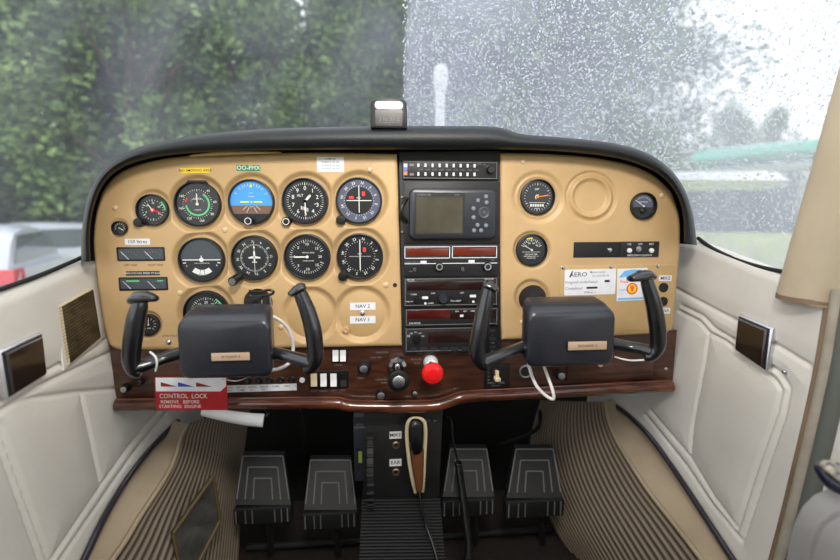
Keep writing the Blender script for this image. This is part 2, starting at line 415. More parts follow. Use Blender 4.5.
tan_panel('instrument_panel', 'large tan moulded panel left of the black radio stack, dished around nine round flight dials', 
  [(120, 350), (109, 345), (103, 325), (99, 300), (95, 270), (92.5, 243), (95, 215), (101, 193)], [(402, 346), (401, 300), (399, 225), (397, 154)],
  [(120, 350), (200, 349.5), (300, 348), (402, 346)], [(101, 193), (112, 178), (130, 167), (160, 159), (200, 155), (260, 153), (330, 152.5), (397, 154)], dl, [], 330, 230)
dr = [(538, 197, 28, 21, .005), (591, 197, 27, 24, .004), (532, 250, 20, 16, .005), (532, 297, 19, 14, .006)]
nr = [(538, 197, 20.5, 1.6, .0025), (591, 197, 19.5, 2.6, .006)]
tan_panel('instrument_panel', 'smaller tan moulded panel right of the black radio stack, with a blanked dial ring', 
  [(502, 340), (501.5, 300), (501, 225), (501, 153)], [(668, 333), (674, 325), (676, 300), (679, 270), (681, 240), (680, 215), (673, 193)],
  [(502, 340), (560, 338.5), (620, 336), (668, 333)], [(501, 153), (540, 153.5), (580, 156), (615, 161), (640, 168), (658, 178), (673, 193)], dr, nr, 240, 220)
# ------------------------------------------------------------------ glareshield
inner = [(92, 262), (91, 235), (94, 212), (101, 191), (112, 176), (130, 165), (160, 157), (200, 153), (260, 151), (330, 150), (400, 150), (450, 150), (503, 150), (545, 151), (585, 154), (618, 159), (643, 167), (662, 178), (675, 194), (682, 215), (683, 243)]
outer = [(81, 262), (82, 230), (87, 200), (98, 175), (116, 158), (140, 147), (178, 138), (215, 133), (265, 129), (330, 127), (400, 126), (450, 126), (497, 127), (522, 134), (570, 138), (612, 143), (645, 152), (668, 167), (684, 188), (693, 215), (697, 245)]
NG = 150
io = spl([(387+(x-387)*1.004, y-.5, 0) for x, y in inner], NG); oo = spl([(387+(x-387)*1.0, y, 0) for x, y in outer], NG)
A = []
sec = []
def prow(f3): A.append([tuple(f3(i)) for i in range(NG)])
YF = .80
def wz(p, Y): return W(p.x, p.y, Y)
prow(lambda i: wz(io[i], .856)+Vector((0, .02, 0)))
prow(lambda i: wz(io[i], .845))
# the hood stands proud of the panels; its face rolls round into the top
for t, yy in ((0.0, .815), (.08, .806), (.25, .800), (.5, .797), (.72, .799), (.88, .806), (.97, .818), (1.0, .832)):
    prow(lambda i, t=t, yy=yy: wz(io[i].lerp(oo[i], t), yy))
e0 = [Vector(p) for p in A[-1]]
for t in (.15, .4, .7, 1.0):
    prow(lambda i, t=t: Vector((e0[i].x+(.055-e0[i].x)*.22*t, .832+.33*t, EYE+(e0[i].z-EYE)*(1-.55*t)-.02*t)))
mb = MB(); mb.grid(np.array(A)[::-1].copy())
part('glareshield', mb, 'hood', label='black grained hood arching over the whole instrument panel below the windshield', cat='glareshield', smooth=1.0)
# backing of the panels
mb = MB(FI); mb.prism(PXO([(121, 352), (112, 330), (100, 270), (100, 215), (112, 182), (160, 160), (330, 153), (500, 151), (600, 158), (650, 175), (671, 200), (674, 250), (665, 335)], .87), -.885, -.868); part('panel_backing', mb, 'blackmatte', label='black sheet behind the tan panels and the radio stack', cat='panel')
# tan strip tucked under hood
mb = MB(); mb.tube([W(190, 156, .83), W(225, 153.2, .826), (W(281, 152.5, .83))], [.0015, .0035, .001], n=8, sub=6); part('trim_3', mb, 'tan', kind='structure')
# ------------------------------------------------------------------ round instruments
def ticks(mb, n, r0, r1, w_, d, a0=0, a1=2*PI, major=0, mr=None, mw=None):
    full = abs(a1-a0-2*PI) < .01
    for i in range(n):
        a = a0+(a1-a0)*i/(n if full else n-1)
        if major and i % major == 0: mb.bar(a, mr, r1, mw, mw, d)
        else: mb.bar(a, r0, r1, w_, w_, d)
def gauge(px, py, R, kind, label, depth=None, knob=None, name='gauge', lift=0):
    dp = (R1/.0018 if R > 20 else .004/.0018) if depth is None else depth
    F = FR(px, py, YP-lift); root = thing(name, label, 'gauge', F.to_translation())
    d0 = -dp; df = -1.2
    mb = MB(F); mb.lathe([(R, d0-3), (R, .6), (R*.985, 1.3), (R*.95, 1.5), (R*.93, 1.1), (R*.915, df), (R*.915, d0-3)], n=56, close=True); part('bezel', mb, 'bezel', root)
    fr = R*.915
    dm = {'ai': 'skyblue', 'vor': 'dialgrey'}.get(kind, 'dial')
    fd = df-.6
    mb = MB(F); mb.disc((0, 0), fr, d0-2.5, fd, n=56); fc = part('dial_face', mb, dm, root)
    w = MB(F); t = fd+.05
    s = R/23.0
    if kind == 'asi':
        mb = MB(F); mb.disc((0, 0), 13.6*s, t, t+.15, n=40); part('inner_disc', mb, 'innergrey', fc)
        mb = MB(F); mb.arc(10.6*s, 12.2*s, .55, 4.6, t+.2); part('green_arc', mb, 'green', fc)
        mb = MB(F); mb.arc(10.6*s, 12.2*s, 4.9, 5.25, t+.2, n=6); part('red_mark', mb, 'red', fc)
        ticks(w, 40, 13.8*s, 15*s, .3*s, t, major=4, mr=12.4*s, mw=.5*s)
        for i, q in enumerate(('40', '60', '80', '100', '120', '140', '160')): a = .7+i*.75; w.text(q, 17.3*s*math.sin(a), 17.3*s*math.cos(a), 3.4*s, t)
        w.text('AIRSPEED', 0, 5*s, 2*s, t+.2); w.text('KNOTS', 0, -6*s, 2*s, t+.2)
        needle = [(0.0, 11*s, 1.2, 'white')]
        ticks(w, 9, 6.2*s, 7.4*s, .35*s, t+.2, -1.1, 1.1)
    elif kind == 'ai':
        mb = MB(F)
        o = [(fr*math.cos(a), fr*math.sin(a)-0) for a in np.linspace(PI+.17, 2*PI-.17, 20)]
        mb.prism(o, t, t+.1); part('earth_half', mb, 'earth', fc)
        o = [(fr*math.cos(a), fr*math.sin(a)) for a in np.linspace(PI+.60, 2*PI-.60, 16)]
        mb = MB(F); mb.prism(o, t+.12, t+.5); part('bottom_mask', mb, 'bezel', fc)
        mb = MB(F); mb.prism([(-1.5, 15), (1.5, 15), (0, 19)], t+.15, t+.3); mb.rect(-11, -.7, -2.5, .7, t+.2, t+.5); mb.rect(2.5, -.7, 11, .7, t+.2, t+.5); part('horizon_bar', mb, 'yellowmark', fc)
        for a in (-1.05, -.7, -.5, -.35, -.17, .17, .35, .5, .7, 1.05): w.bar(a, 16.2, 18.8, .4, .5, t+.2)
        for a in (2.3, 2.7, 3.58, 3.98): w.bar(a, 6, 12, .35, .35, t+.2)
        w.rect(-3, 5.4, 3, 5.8, t+.2, t+.3); w.rect(-2, 9, 2, 9.3, t+.2, t+.3); w.rect(-2, -5, 2, -4.7, t+.2, t+.3); w.disc((0, 0), .9, t+.2, t+.5, n=12)
        needle = []
    elif kind == 'alt':
        ticks(w, 50, 16.2*s, 18.3*s, .3, t, major=5, mr=15.5*s, mw=.6)
        for i in range(10): a = i*2*PI/10; w.text(str(i), 12.6*s*math.sin(a), 12.6*s*math.cos(a), 5.6*s, t)
        w.text('ALT', -5, 5.6, 3.6, t); w.text('1013', 10.5, -3, 2, t)
        for i in range(5): w.rect(-4.5+i*1.6, -8.5-i*.5, -3.7+i*1.6, -5-i*.5, t, t+.1)
        needle = [(PI, 14, 1.3, 'white'), (.75, 8.5, 2.6, 'white')]
    elif kind == 'vor' or kind == 'vor2':
        mb = MB(F); mb.disc((0, 0), 13.4*s, t, t+.25, n=44); part('inner_disc', mb, 'dial', fc)
        ticks(w, 36, 14*s, 15.2*s, .3, t)
        for i, q in enumerate(('N', '3', '6', 'E', '12', '15', 'S', '21', '24', 'W', '30', '33')): a = i*2*PI/12+.2; w.text(q, 17*s*math.sin(a), 17.4*s*math.cos(a), 3.8*s, t, rot=-a)
        if kind == 'vor': w.rect(-12.5, -.4, 12.5, .4, t+.4, t+.7); w.rect(-.4, -12, .4, 15, t+.7, t+1)
        else:
            for i in range(11): w.disc((-10+2*i, 0), .45, t+.4, t+.6, n=8)
            w.rect(-.45, -14, .45, 17, t+.7, t+1)
        mb = MB(F); mb.rect(3, 4.5, 6, 9, t+.4, t+.8)
        if kind == 'vor': mb.rect(-10, 1.6, -5.5, 4.4, t+.4, t+.8)
        part('warning_flag', mb, 'red', fc); w.text('NAV', -.3, 2.6, 2., t+.4); needle = []
    elif kind == 'turn':
        mb = MB(F); o = [(fr*math.cos(a), fr*math.sin(a)) for a in np.linspace(.02, PI-.02, 24)]; mb.prism(o, t, t+.05); part('upper_face', mb, M['turnface'], fc)
        w.rect(-19, -.5, 19, .5, t+.3, t+.6); w.disc((0, 0), 2.2, t+.3, t+.9, n=18); w.prism([(-.6, 0), (.6, 0), (.35, 4.5), (-.35, 4.5)], t+.3, t+.6)
        w.arc(10.5, 15.8, 2.45, 2.95, t+.3); w.arc(10.5, 15.8, 3.33, 3.83, t+.3); w.arc(10.5, 15.5, 3.0, 3.28, t+.3)
        for a in (1.75, 4.53): w.bar(a, 16, 19, 1, 1, t+.3)
        w.text('L', -15, -6, 2.6, t+.3); w.text('R', 15, -6, 2.6, t+.3); w.text('2 MIN', 0, -13.6, 2, t+.3); w.text('NO PITCH', 0, -16, 1.5, t+.3); w.text('TURN COORDINATOR', 0, -3.6, 1.5, t+.3); needle = []
    elif kind == 'hi':
        ticks(w, 72, 12.6, 14.3, .22, t, major=6, mr=11.8, mw=.4)
        for i, q in enumerate(('N', '3', '6', 'E', '12', '15', 'S', '21', '24', 'W', '30', '33')): a = i*2*PI/12-.62; w.text(q, 16.8*math.sin(a), 16.8*math.cos(a), 4 if q.isalpha() else 3.3, t, rot=-a)
        w.prism([(-.7, -5), (.7, -5), (.9, 6), (0, 8), (-.9, 6)], t+.3, t+.5); w.prism([(-6, -.6), (6, -.6), (6, .6), (1, 2), (-1, 2), (-6, .6)], t+.3, t+.5); w.rect(-2.4, -5, 2.4, -4, t+.3, t+.5)
        w.rect(-.2, -17, .2, 17, t+.15, t+.2); w.prism([(-1, 10), (1, 10), (0, 13)], t+.3, t+.5); needle = []
    elif kind == 'vsi':
        ticks(w, 41, 15.2, 17.6, .3, t, -PI/2-2.75, -PI/2+2.75, major=10, mr=14, mw=.6)
        for q, a in (('0', -PI/2), ('5', -.75), ('10', 0), ('15', .85), ('20', PI/2), ('15', 2.3), ('10', PI), ('5', -2.35)): w.text(q, 12.8*math.sin(a), 12.8*math.cos(a), 3.8, t)
        w.text('VERTICAL SPEED', 1, 4.2, 1.7, t); w.text('100 FEET PER MIN', 1, -4.2, 1.5, t); needle = [(-PI/2, 13.5, 1.5, 'white')]
    elif kind == 'rpm':
        ticks(w, 31, 14, 16.2, .3, t, -2.3, 2.3, major=5, mr=13.4, mw=.6)
        for i, q in enumerate(('5', '10', '15', '20', '25', '30', '35')): a = -2.0+i*4/6; w.text(q, 10.8*math.sin(a), 10.8*math.cos(a), 3.8, t)
        w.text('RPM', 0, 4, 2.6, t); w.text('HUNDREDS', 0, 0, 2, t)
        mb = MB(F); mb.arc(16.4, 18, .6, 1.25, t); part('green_arc', mb, 'green', fc); needle = [(-2.2, 13, 1.3, 'white')]
    elif kind == 'suction':
        ticks(w, 24, 9.5, 11.2, .3, t, major=4, mr=8.8, mw=.6); 
        for i, q in enumerate(('0', '20', '40', '60', '80')): a = -1.9+i*1.; w.text(q, 7.2*math.sin(a), 7.2*math.cos(a), 2.6, t)
        mb = MB(F); mb.bar(1.9, 0, 9, 1.6, 1.1, t+.5); mb.disc((0, 0), 2.4, t+.4, t+1, n=16); part('red_needle', mb, 'red', fc)
        mb = MB(F); mb.arc(11.4, 13, .8, 1.6, t); part('green_arc', mb, 'green', fc); needle = [(-.6, 8, 1, 'white')]
    elif kind == 'small':
        ticks(w, 9, 3.8, 5.4, .4, t, -1.8, 1.8); needle = [(2.1, 5, .7, 'white')]
    elif kind == 'temp':
        ticks(w, 11, 5, 7.4, .35, t, -2.4, 2.4); w.text('AMP', 0, -4, 2, t); needle = [(0.1, 6, .6, 'white')]
    elif kind == 'egt':
        ticks(w, 30, 12, 13.4, .25, t, major=5, mr=11.4, mw=.5); w.text('EGT', -.5, 7.5, 2.4, t); w.rect(-8, -5.6, 8, -5.2, t, t+.1)
        for i in range(6): w.rect(-7+i*2.4, -9.2, -5.4+i*2.4, -6.8, t, t+.1)
        w.text('HOURS', 0, -11, 1.6, t); w.arc(1.6, 2.4, -2.6, .6, t+.3); needle = [(1.4, 11.5, 1.1, 'orange')]
    elif kind == 'ammeter':
        mb = MB(F); mb.prism([(-9.5, -1)]+[(10*math.cos(a), 1+9.5*math.sin(a)) for a in np.linspace(PI-.15, .15, 16)]+[(9.5, -1)], t, t+.15); part('scale_plate', mb, 'dialgrey', fc)
        ticks(w, 9, 7.6, 9.4, .3, t+.2, -.95, .95); w.text('SUCTION', 0, 3.8, 2, t+.2); mb = MB(F); mb.lathe([(2.6, t), (2.6, t+1.6), (2, t+2)], n=16, c=(0, -4.5)); part('hub', mb, 'bezel', fc); needle = [(-1.0, 10.5, .6, 'white')]
    elif kind == 'vac':
        ticks(w, 13, 9, 11, .35, t, -1.15, 1.15, major=3, mr=8, mw=.55)
        for q, a in (('0', -.95), ('30', -.35), ('60', .3), ('90', .9)): w.text(q, 6.8*math.sin(a), 6.8*math.cos(a), 2.6, t)
        w.rect(-9, -2.2, 9, -1.9, t, t+.1); w.text('CARB AIR TEMP', 0, -4.4, 1.8, t); w.text('KEEP NEEDLE OUT OF', 0, -6.4, 1.5, t); w.text('YELLOW ARC', 0, -8.2, 1.5, t)
        mb = MB(F); mb.arc(11, 12, -.45, .1, t); part('yellow_arc', mb, 'yellowmark', fc); needle = [(-1.05, 9, .6, 'white')]
    part('markings', w, 'white', fc)
    for a, l, ww, m_ in needle:
        mb = MB(F); mb.bar(a, -.12*l, l*.85, ww*.7, ww, t+1.2, .3); mb.bar(a, l*.84, l, ww, .2, t+1.2, .3); mb.disc((0, 0), 1.5*s, t+.6, t+1.6, n=16); part('needle', mb, m_, fc)
    if knob:
        kx, ky, kr, ring = knob
        K = FR(kx, ky, YP); mb = MB(K); mb.lathe([(kr, -3), (kr, 5), (kr*.9, 5.8), (kr*.6, 6), (0, 6)], n=22); kb = part('knob', mb, 'black', root)
        if ring: mb = MB(K); mb.lathe([(kr*.75, 5.9), (kr*.75, 6.3), (kr*.6, 6.3), (kr*.6, 5.9)], n=22, close=True); part('knob_ring', mb, 'white', kb)
    return root
m = mat('turn_face_grey', (62,68,76), .3, coat=.3); M['turnface'] = m
G = gauge
G(197, 204, 23.4, 'asi', 'airspeed dial with a green arc, large round dial furthest left in the top row')
mb = MB(FR(197, 181.5, YP)); mb.prism([(-11, -1.4), (-8, 1.2), (8, 1.2), (11, -1.4)], -3, 2.5, .5); part('rim_tab', mb, 'bezel', label='small black tab on the panel above the airspeed dial with the green arc', cat='tab')
G(251, 202, 23.2, 'ai', 'blue and brown attitude dial with a yellow horizon bar', knob=(249.5, 221, 4.6, True))
G(305, 201, 23.4, 'alt', 'altimeter dial with the letters ALT and two white hands, top row', knob=(287, 221.5, 4.6, True))
G(359, 200.5, 23.4, 'vor', 'grey-ringed navigation dial with crossed white bars and two red flags, top row', knob=(341, 220, 4.8, False))
G(201, 260, 23.2, 'turn', 'turn coordinator dial with a tiny white aeroplane and slip ball')
G(254, 258, 23.2, 'hi', 'black compass-rose heading dial with a white aeroplane at its centre')
G(307, 257, 23.4, 'vsi', 'vertical speed dial with a single white hand pointing left at zero')
G(360, 256.5, 23.4, 'vor2', 'black navigation dial with a dotted row and one red flag, lower row', knob=(343, 276, 4.8, False))
G(206, 313, 23, 'rpm', 'engine speed dial marked RPM, half hidden behind the left control yoke')
G(152, 210, 16.4, 'suction', 'medium dial with a red hand, between the airspeed dial and the tiny corner dial', knob=(140, 222.5, 4.6, False))
G(119, 228, 7.4, 'small', 'tiny round dial at the far left edge of the tan panel', depth=1, lift=.0035)
G(148, 325, 11.5, 'temp', 'small round dial just behind the left grip of the left yoke')
G(538, 197, 17.2, 'egt', 'round dial with an orange hand and a row of counter digits, right tan panel', depth=3)
G(644, 206, 13, 'ammeter', 'round dial with a pale half scale near the top right corner of the right panel', depth=1, lift=.0045)
G(532, 250, 15.6, 'vac', 'round black dial lettered below its scale, under the orange-handed dial', depth=3)
# knob of the heading indicator sticks out low left
K = FR(240, 278, YP)
o = thing('adjusting_knob', 'black ribbed knob with a pale end low left of the compass-rose heading dial', 'knob', K.to_translation())
mb = MB(); a = W(241, 276, YP+.004); b_ = W(232.5, 281.5, YP-.03); mb.tube([a, a.lerp(b_, .4), b_], [.006, .0085, .008], n=18); part('grip', mb, 'black', o)
mb = MB(); mb.tube([b_, b_.lerp(a, -.08)], [.0062, .0055], n=16); part('pale_end', mb, 'steel', o)
# rectangular engine gauges
def rectgauge(x0, y0, x1, y1, label, green):
    o = thing('fuel_gauge' if not green else 'engine_gauge', label, 'gauge', W((x0+x1)/2, (y0+y1)/2, YP))
    h = MB(); boxpx(h, x0, y0, x1, y1, YP, .01, .0012, .002, .0006); part('housing', h, 'bezel', o)
    F = FR((x0+x1)/2, (y0+y1)/2, YP-.0012); w_ = (x1-x0); hh = (y1-y0)
    mb = MB(F); mb.rect(-w_/2+1.6, -hh/2+1.4, w_/2-1.6, hh/2-1.4, 0, .1, .6); part('dial_face', mb, 'turnface', o)
    w = MB(F)
    for side in (-1, 1):
        cx = side*w_/4
        for i in range(7): a = -.9+i*.3; w.rect(cx+9*math.sin(a)-.2, 8*math.cos(a)-6.5, cx+9*math.sin(a)+.2, 8*math.cos(a)-4.9, .15, .25)
        w.text('E', cx-8.5, 2.6, 2, .15); w.text('F', cx+8.5, 2.6, 2, .15)
        an = -.9 if not green else (-.85 if side < 0 else -.35)
        mb = MB(F); bx, by = cx-1, -hh/2+1.5; mb.prism([(bx, by), (bx+.9, by), (bx-9*math.sin(.85)+.3, by+8), (bx-9*math.sin(.85)-.2, by+8)], .4, .7); part('needle', mb, 'white', o)
    part('markings', w, 'dimwhite', o)
    if green:
        mb = MB(F); mb.rect(-17, 2.2, -4, 3.8, .3, .4); mb.rect(14, 2.4, 20, 3.6, .3, .4); part('green_band', mb, 'green', o)
rectgauge(117, 247, 165, 261, 'upper of two rectangular twin gauges at the left of the tan panel', False)
rectgauge(119, 277, 168, 290.5, 'lower rectangular twin gauge with green bands at the left of the tan panel', True)
# ------------------------------------------------------------------ stickers, labels, screws
def sticker(name, x0, y0, x1, y1, m_, txt, tm, label, cat='label', Y=YP, lines=None, size=None, r=0, sx=1, rot=0):
    F = FR((x0+x1)/2, (y0+y1)/2, Y); w_, h = x1-x0, y1-y0
    o = thing(name, label, cat, F.to_translation())
    R_ = Matrix.Rotation(rot, 4, 'Z'); F2 = F@R_
    mb = MB(F2); mb.rect(-w_/2, -h/2, w_/2, h/2, -.1, .35, r); part('backing', mb, m_, o)
    w = MB(F2)
    if txt: w.text(txt, 0, 0, size or h*.85, .4, sx=sx)
    for (q, a, b_, sz, *rest) in (lines or []): w.text(q, a, b_, sz, .4, sx=(rest[0] if rest else 1))
    if w.v: part('lettering', w, tm, o)
    return o
sticker('warning_label', 181, 168, 210, 173, 'yellow', 'NO SMOKING AREA', 'ink', 'narrow yellow label above the airspeed dial', size=3.6, rot=.02)
sticker('registration_label', 236.5, 165, 260.5, 171, 'greenlab', 'OO-FMX', 'white', 'green label with white lettering above the attitude dial', size=6)
sticker('deviation_card', 317, 157, 344, 172, 'label', '', 'ink', 'white compass correction card above the altimeter', 'card', lines=[('COMPASS', 0, 5.4, 2.6)]+[('N 30 60 E 120 150', 0, 2.2-3.2*i, 2.3) for i in range(3)])
sticker('capacity_label', 125, 238.5, 150, 245, 'label', '150 litres', 'ink', 'white label reading 150 litres above the twin gauges', size=5.2)
sticker('placard_strip', 126, 271, 160, 275.5, 'ink', 'MANOEUVRE SPEED 97 KIAS', 'white', 'narrow black lettered strip between the two rectangular twin gauges', size=2.8)
sticker('nav_label', 350, 302.5, 375.5, 310, 'label', 'NAV 2', 'ink', 'white label reading NAV 2 above a tiny toggle switch', size=5.2, Y=YP+.0075)
sticker('nav_label', 350, 316, 375.5, 323.5, 'label', 'NAV 1', 'ink', 'white label reading NAV 1 below a tiny toggle switch', size=5.2, Y=YP+.0075)
sticker('microphone_label', 659, 275.5, 671.5, 281, 'label', 'MIKE', 'ink', 'small white MIKE label at the right edge of the right tan panel', size=4.6, Y=YP-.0016)
sticker('earphone_label', 659.5, 308, 670, 313.5, 'label', 'EAR', 'ink', 'small white EAR label below two jack holes on the right tan panel', size=4.6, Y=YP-.0016)
mb = MB(FR(132, 265.2, YP)); mb.text('LEFT TANK', -1, 0, 2.6, .12); mb.text('RIGHT TANK', 24, 0, 2.6, .12); mb.text('AMMETER', 3, 0-68, 2.6, .12); part('engraved_lettering', mb, 'ink', label='tiny dark lettering under the upper rectangular twin gauge', cat='lettering')
mb = MB(FR(170, 336, YP)); mb.text('LOW VOLT', 0, 0, 3, .12); part('engraved_lettering', mb, 'ink', label='tiny dark lettering above a small lamp left of the left yoke', cat='lettering')
def screw(x, y, r, Y=YP, m_='tan_screw', label='', grp=None, h=1.3):
    F = FR(x, y, Y); mb = MB(F); mb.lathe([(r*1.05, -.6), (r, .2), (r*.8, h*.7), (r*.45, h), (0, h*1.05)], n=16)
    o = part('screw', mb, m_, None, label, 'screw', grp, origin=F.to_translation())
for x, y, w_ in ((115, 208, 'above the tiny corner dial'), (225, 230, 'between airspeed and heading dials'), (370, 169.5, 'above the crossed-bar navigation dial'), (180, 293, 'left of the RPM dial'), (281, 327, 'beside the white cable right of the left yoke'), (386, 285, 'below the lower navigation dial')):
    screw(x, y, 2.9, label='tan painted screw '+w_, grp='screws of the large tan panel')
for x, y, w_ in ((523, 161.5, 'above the orange-handed dial'), (662, 195.5, 'beside the pale half-scale dial'), (522.5, 322, 'just left of the right yoke')):
    screw(x, y, 2.7, label='tan painted screw '+w_, grp='screws of the right tan panel')
screw(169, 342, 3, m_='chrome', label='small chrome lamp lens at the lower edge beside the left yoke', h=2.5)
def hole(x, y, r, label, Y=YP, cat='jack socket', ring=True):
    F = FR(x, y, Y); o = thing('jack_socket', label, cat, F.to_translation())
    mb = MB(F); mb.lathe([(r, -.2), (r, .6), (r*.85, .8), (r*.55, .7), (r*.5, -.2)], n=20, close=True); part('collar', mb, 'black' if ring else 'ink', o)
    mb = MB(F); mb.disc((0, 0), r*.75, -.3, .35, n=16); part('bore', mb, 'ink', o)
hole(395, 285, 2.1, 'tiny black hole near the lower right corner of the large tan panel')
hole(663.5, 287.5, 4.6, 'upper black jack socket below the MIKE label', YP-.0016); hole(663, 301.5, 4.6, 'lower black jack socket above the EAR label', YP-.0016)
# nav switch plate: disc blank with toggle
F = FR(362.5, 313, YP+.0075)
o = thing('toggle_switch', 'tiny silver toggle switch between the NAV 2 and NAV 1 labels', 'switch', F.to_translation())
mb = MB(F); mb.lathe([(2.4, -.5), (2.4, .8), (1.5, 1.2), (1.3, .8)], n=16); part('nut', mb, 'steel', o)
mb = MB(F); mb.tube([(0, 0, 0), (0, 1, 4), (0, 1.6, 6)], [.7, .9, 1.1], n=10); part('lever', mb, 'chrome', o)
for x, y, w_, n_ in ((310, 315, 'blank round tan cover behind the right grip of the left yoke', 0), (362, 314, 'blank round tan cover carrying the NAV switch labels', 1)):
    F = FR(x, y, YP+R1); mb = MB(F); mb.disc((0, 0), 23, -.5, .5, n=48, bev=.3)
    part('blank_cover', mb, 'tan_plate', label=w_, cat='cover')
F = FR(346, 330, YP); mb = MB(F); mb.lathe([(3.6, -4), (3.6, .4), (2.6, .9), (1.2, .8), (0, 0)], n=18); part('cover_bolt', mb, 'tan_plate', label='tan lug with a dark centre low on the cover with the NAV labels', cat='bolt')
# black rectangular box right panel
o = thing('lighting_panel', 'long black switch strip with two white knobs above the registration card', 'switch panel', W(616, 249.5, YP))
mb = MB(); boxpx(mb, 573.5, 242, 620, 257.5, YP, .01, .0008, 0, .0003); part('blank_plate', mb, 'blackmatte', o)
mb = MB(); boxpx(mb, 620, 241.5, 658.5, 257, YP, .01, .0022, .001, .0006); part('faceplate', mb, 'panelblack', o)
w = MB(FR(640, 249.5, YP-.0024))
for x, q in ((-11, 'ON'), (0, 'OFF'), (11, 'TEST')): w.text(q, x, 5, 2.4, .1)
w.text('EMERGENCY LOCATOR', 0, -5.6, 2.3, .1); part('lettering', w, 'white', o)
for x, m_ in ((629, 'white'), (651, 'white')):
    mb = MB(FR(x, 250.5, YP-.002)); mb.lathe([(2.3, 0), (2.3, 1.6), (1.6, 2), (0, 2)], n=16); part('lamp', mb, m_, o)
mb = MB(FR(609.5, 250, YP)); mb.lathe([(2.2, 0), (2, 1), (.8, 1.6), (0, 1.6)], n=14); part('screw', mb, 'chrome', o)
mb = MB(FR(638.5, 249, YP-.002)); mb.lathe([(2.6, 0), (2.6, .6), (1.4, .8), (1.2, 3), (0, 3)], n=14); part('toggle', mb, 'steel', o)
# radio cover plate with cards
o = thing('access_plate', 'tan screwed plate holding two cards below the black switch strip', 'plate', W(616, 300, YP))
mb = MB(); boxpx(mb, 559, 265, 674, 331, YP, .004, .0014, .001, .0006); part('plate', mb, 'tan_plate', o)
for x, y in ((563, 267.5), (611, 267), (658, 266)):
    mb = MB(FR(x, y, YP-.0014)); mb.lathe([(2, 0), (1.8, .7), (1, 1.1), (0, 1.1)], n=14); part('screw', mb, 'chrome', o)
o = thing('maintenance_card', 'white maintenance card headed with AERO letters on the tan plate', 'card', W(590, 282, YP-.0015))
F = FR(590, 282, YP-.0015)@Matrix.Rotation(.015, 4, 'Z')
mb = MB(F); mb.rect(-25.5, -12.5, 25.5, 12.5, 0, .35, 1.5); part('paper', mb, 'label', o)
w = MB(F); w.text('AERO', -12, 7.4, 6, .4, sx=1.15); w.prism([(-21, 5), (-18.5, 11), (-17.2, 11), (-19.4, 5)], .38, .42); w.rect(14.5, -.6, 19.5, 1.6, .38, .42); w.rect(-3.5, -6.6, 7.5, -4.6, .38, .42); w.text('VISA nr. 1', 0, -10, 2.6, .4, sx=1.1); part('bold_lettering', w, 'ink', o)
w = MB(F); w.text('Maintenance', 7, 9.5, 3, .4); w.text('Tel. 016 00 00', 10, 5.8, 3, .4); w.text('Volgend onderhoud', -9, .2, 4, .4); w.text('Completed', -16, -5.8, 3.8, .4)
part('pale_lettering', w, M.setdefault('greyink', mat('grey_ink', (120,120,130), .5)), o)
o = thing('fuel_card', 'small white card with blue brush marks and a yellow and red round emblem', 'card', W(632, 284, YP-.0015))
F = FR(632, 284.5, YP-.0015)@Matrix.Rotation(.03, 4, 'Z')
mb = MB(F); mb.rect(-15, -15.5, 15, 15.5, 0, .35, .8); part('paper', mb, 'label', o)
w = MB(F); w.prism([(-14, 7), (-8, 13.5), (2, 14.5), (12, 13), (4, 10.5), (-4, 8)], .36, .45); w.rect(-14, -14.6, 14, -12.6, .36, .42); w.text('avgas', -9, -4.5, 3.4, .42); part('blue_marks', w, M.setdefault('paleblue', mat('pale_blue_print', (110,180,232), .5)), o)
w = MB(F); w.disc((0, -4), 5.6, .36, .45, n=24); w.text('TEXACO', -6, 2.8, 0.01, .42); w.text('Fuels', -8, 3, 4, .42); part('red_marks', w, 'red', o)
w = MB(F); w.disc((0, -4), 4.4, .46, .5, n=24); part('yellow_emblem', w, M.setdefault('emblem', mat('emblem_yellow', (245,196,40), .5)), o)
w = MB(F)
for a in (-.6, -.3, 0, .3, .6): w.prism([(-.15, -7), (.15, -7), (3.6*math.sin(a)+.3, -4+3.4*math.cos(a)), (3.6*math.sin(a)-.3, -4+3.4*math.cos(a))], .5, .56)
part('emblem_ribs', w, 'red', o)
# ------------------------------------------------------------------ radio stack
mb = MB(FI); mb.prism(PXO([(399, 152), (504, 151), (501.5, 352), (403, 353)], .853), -.87, -.853); part('radio_rack', mb, 'panelblack', label='tall black rack panel between the two tan panels', cat='rack')
YR = .853
def radio(name, label, x0, y0, x1, y1, th=.006, edge=True):
    o = thing(name, label, 'radio', W((x0+x1)/2, y1, YR))
    mb = MB(); boxpx(mb, x0, y0, x1, y1, YR, 0, th, .0015, .0008); part('faceplate', mb, 'panelblack', o)
    if edge:
        mb = MB(); e = .5
        for q in ((x0+1, y0+1, x1-1, y0+1+e), (x0+1, y1-1-e, x1-1, y1-1), (x0+1, y0+1, x0+1+e, y1-1), (x1-1-e, y0+1, x1-1, y1-1)): boxpx(mb, *q, YR-th, 0, .0003)
        part('white_outline', mb, 'dimwhite', o)
    return o
def kn(o, x, y, r, h, m_='black', Y=YR-.006, ring=None, name='knob'):
    F = FR(x, y, Y); mb = MB(F); mb.lathe([(r, 0), (r, h*.8), (r*.85, h), (0, h)], n=20); k = part(name, mb, m_, o)
    if ring: mb = MB(F); mb.lathe([(r*.8, h), (r*.8, h+.25), (r*.5, h+.25), (r*.5, h)], n=20, close=True); part('knob_ring', mb, ring, k)
    return k
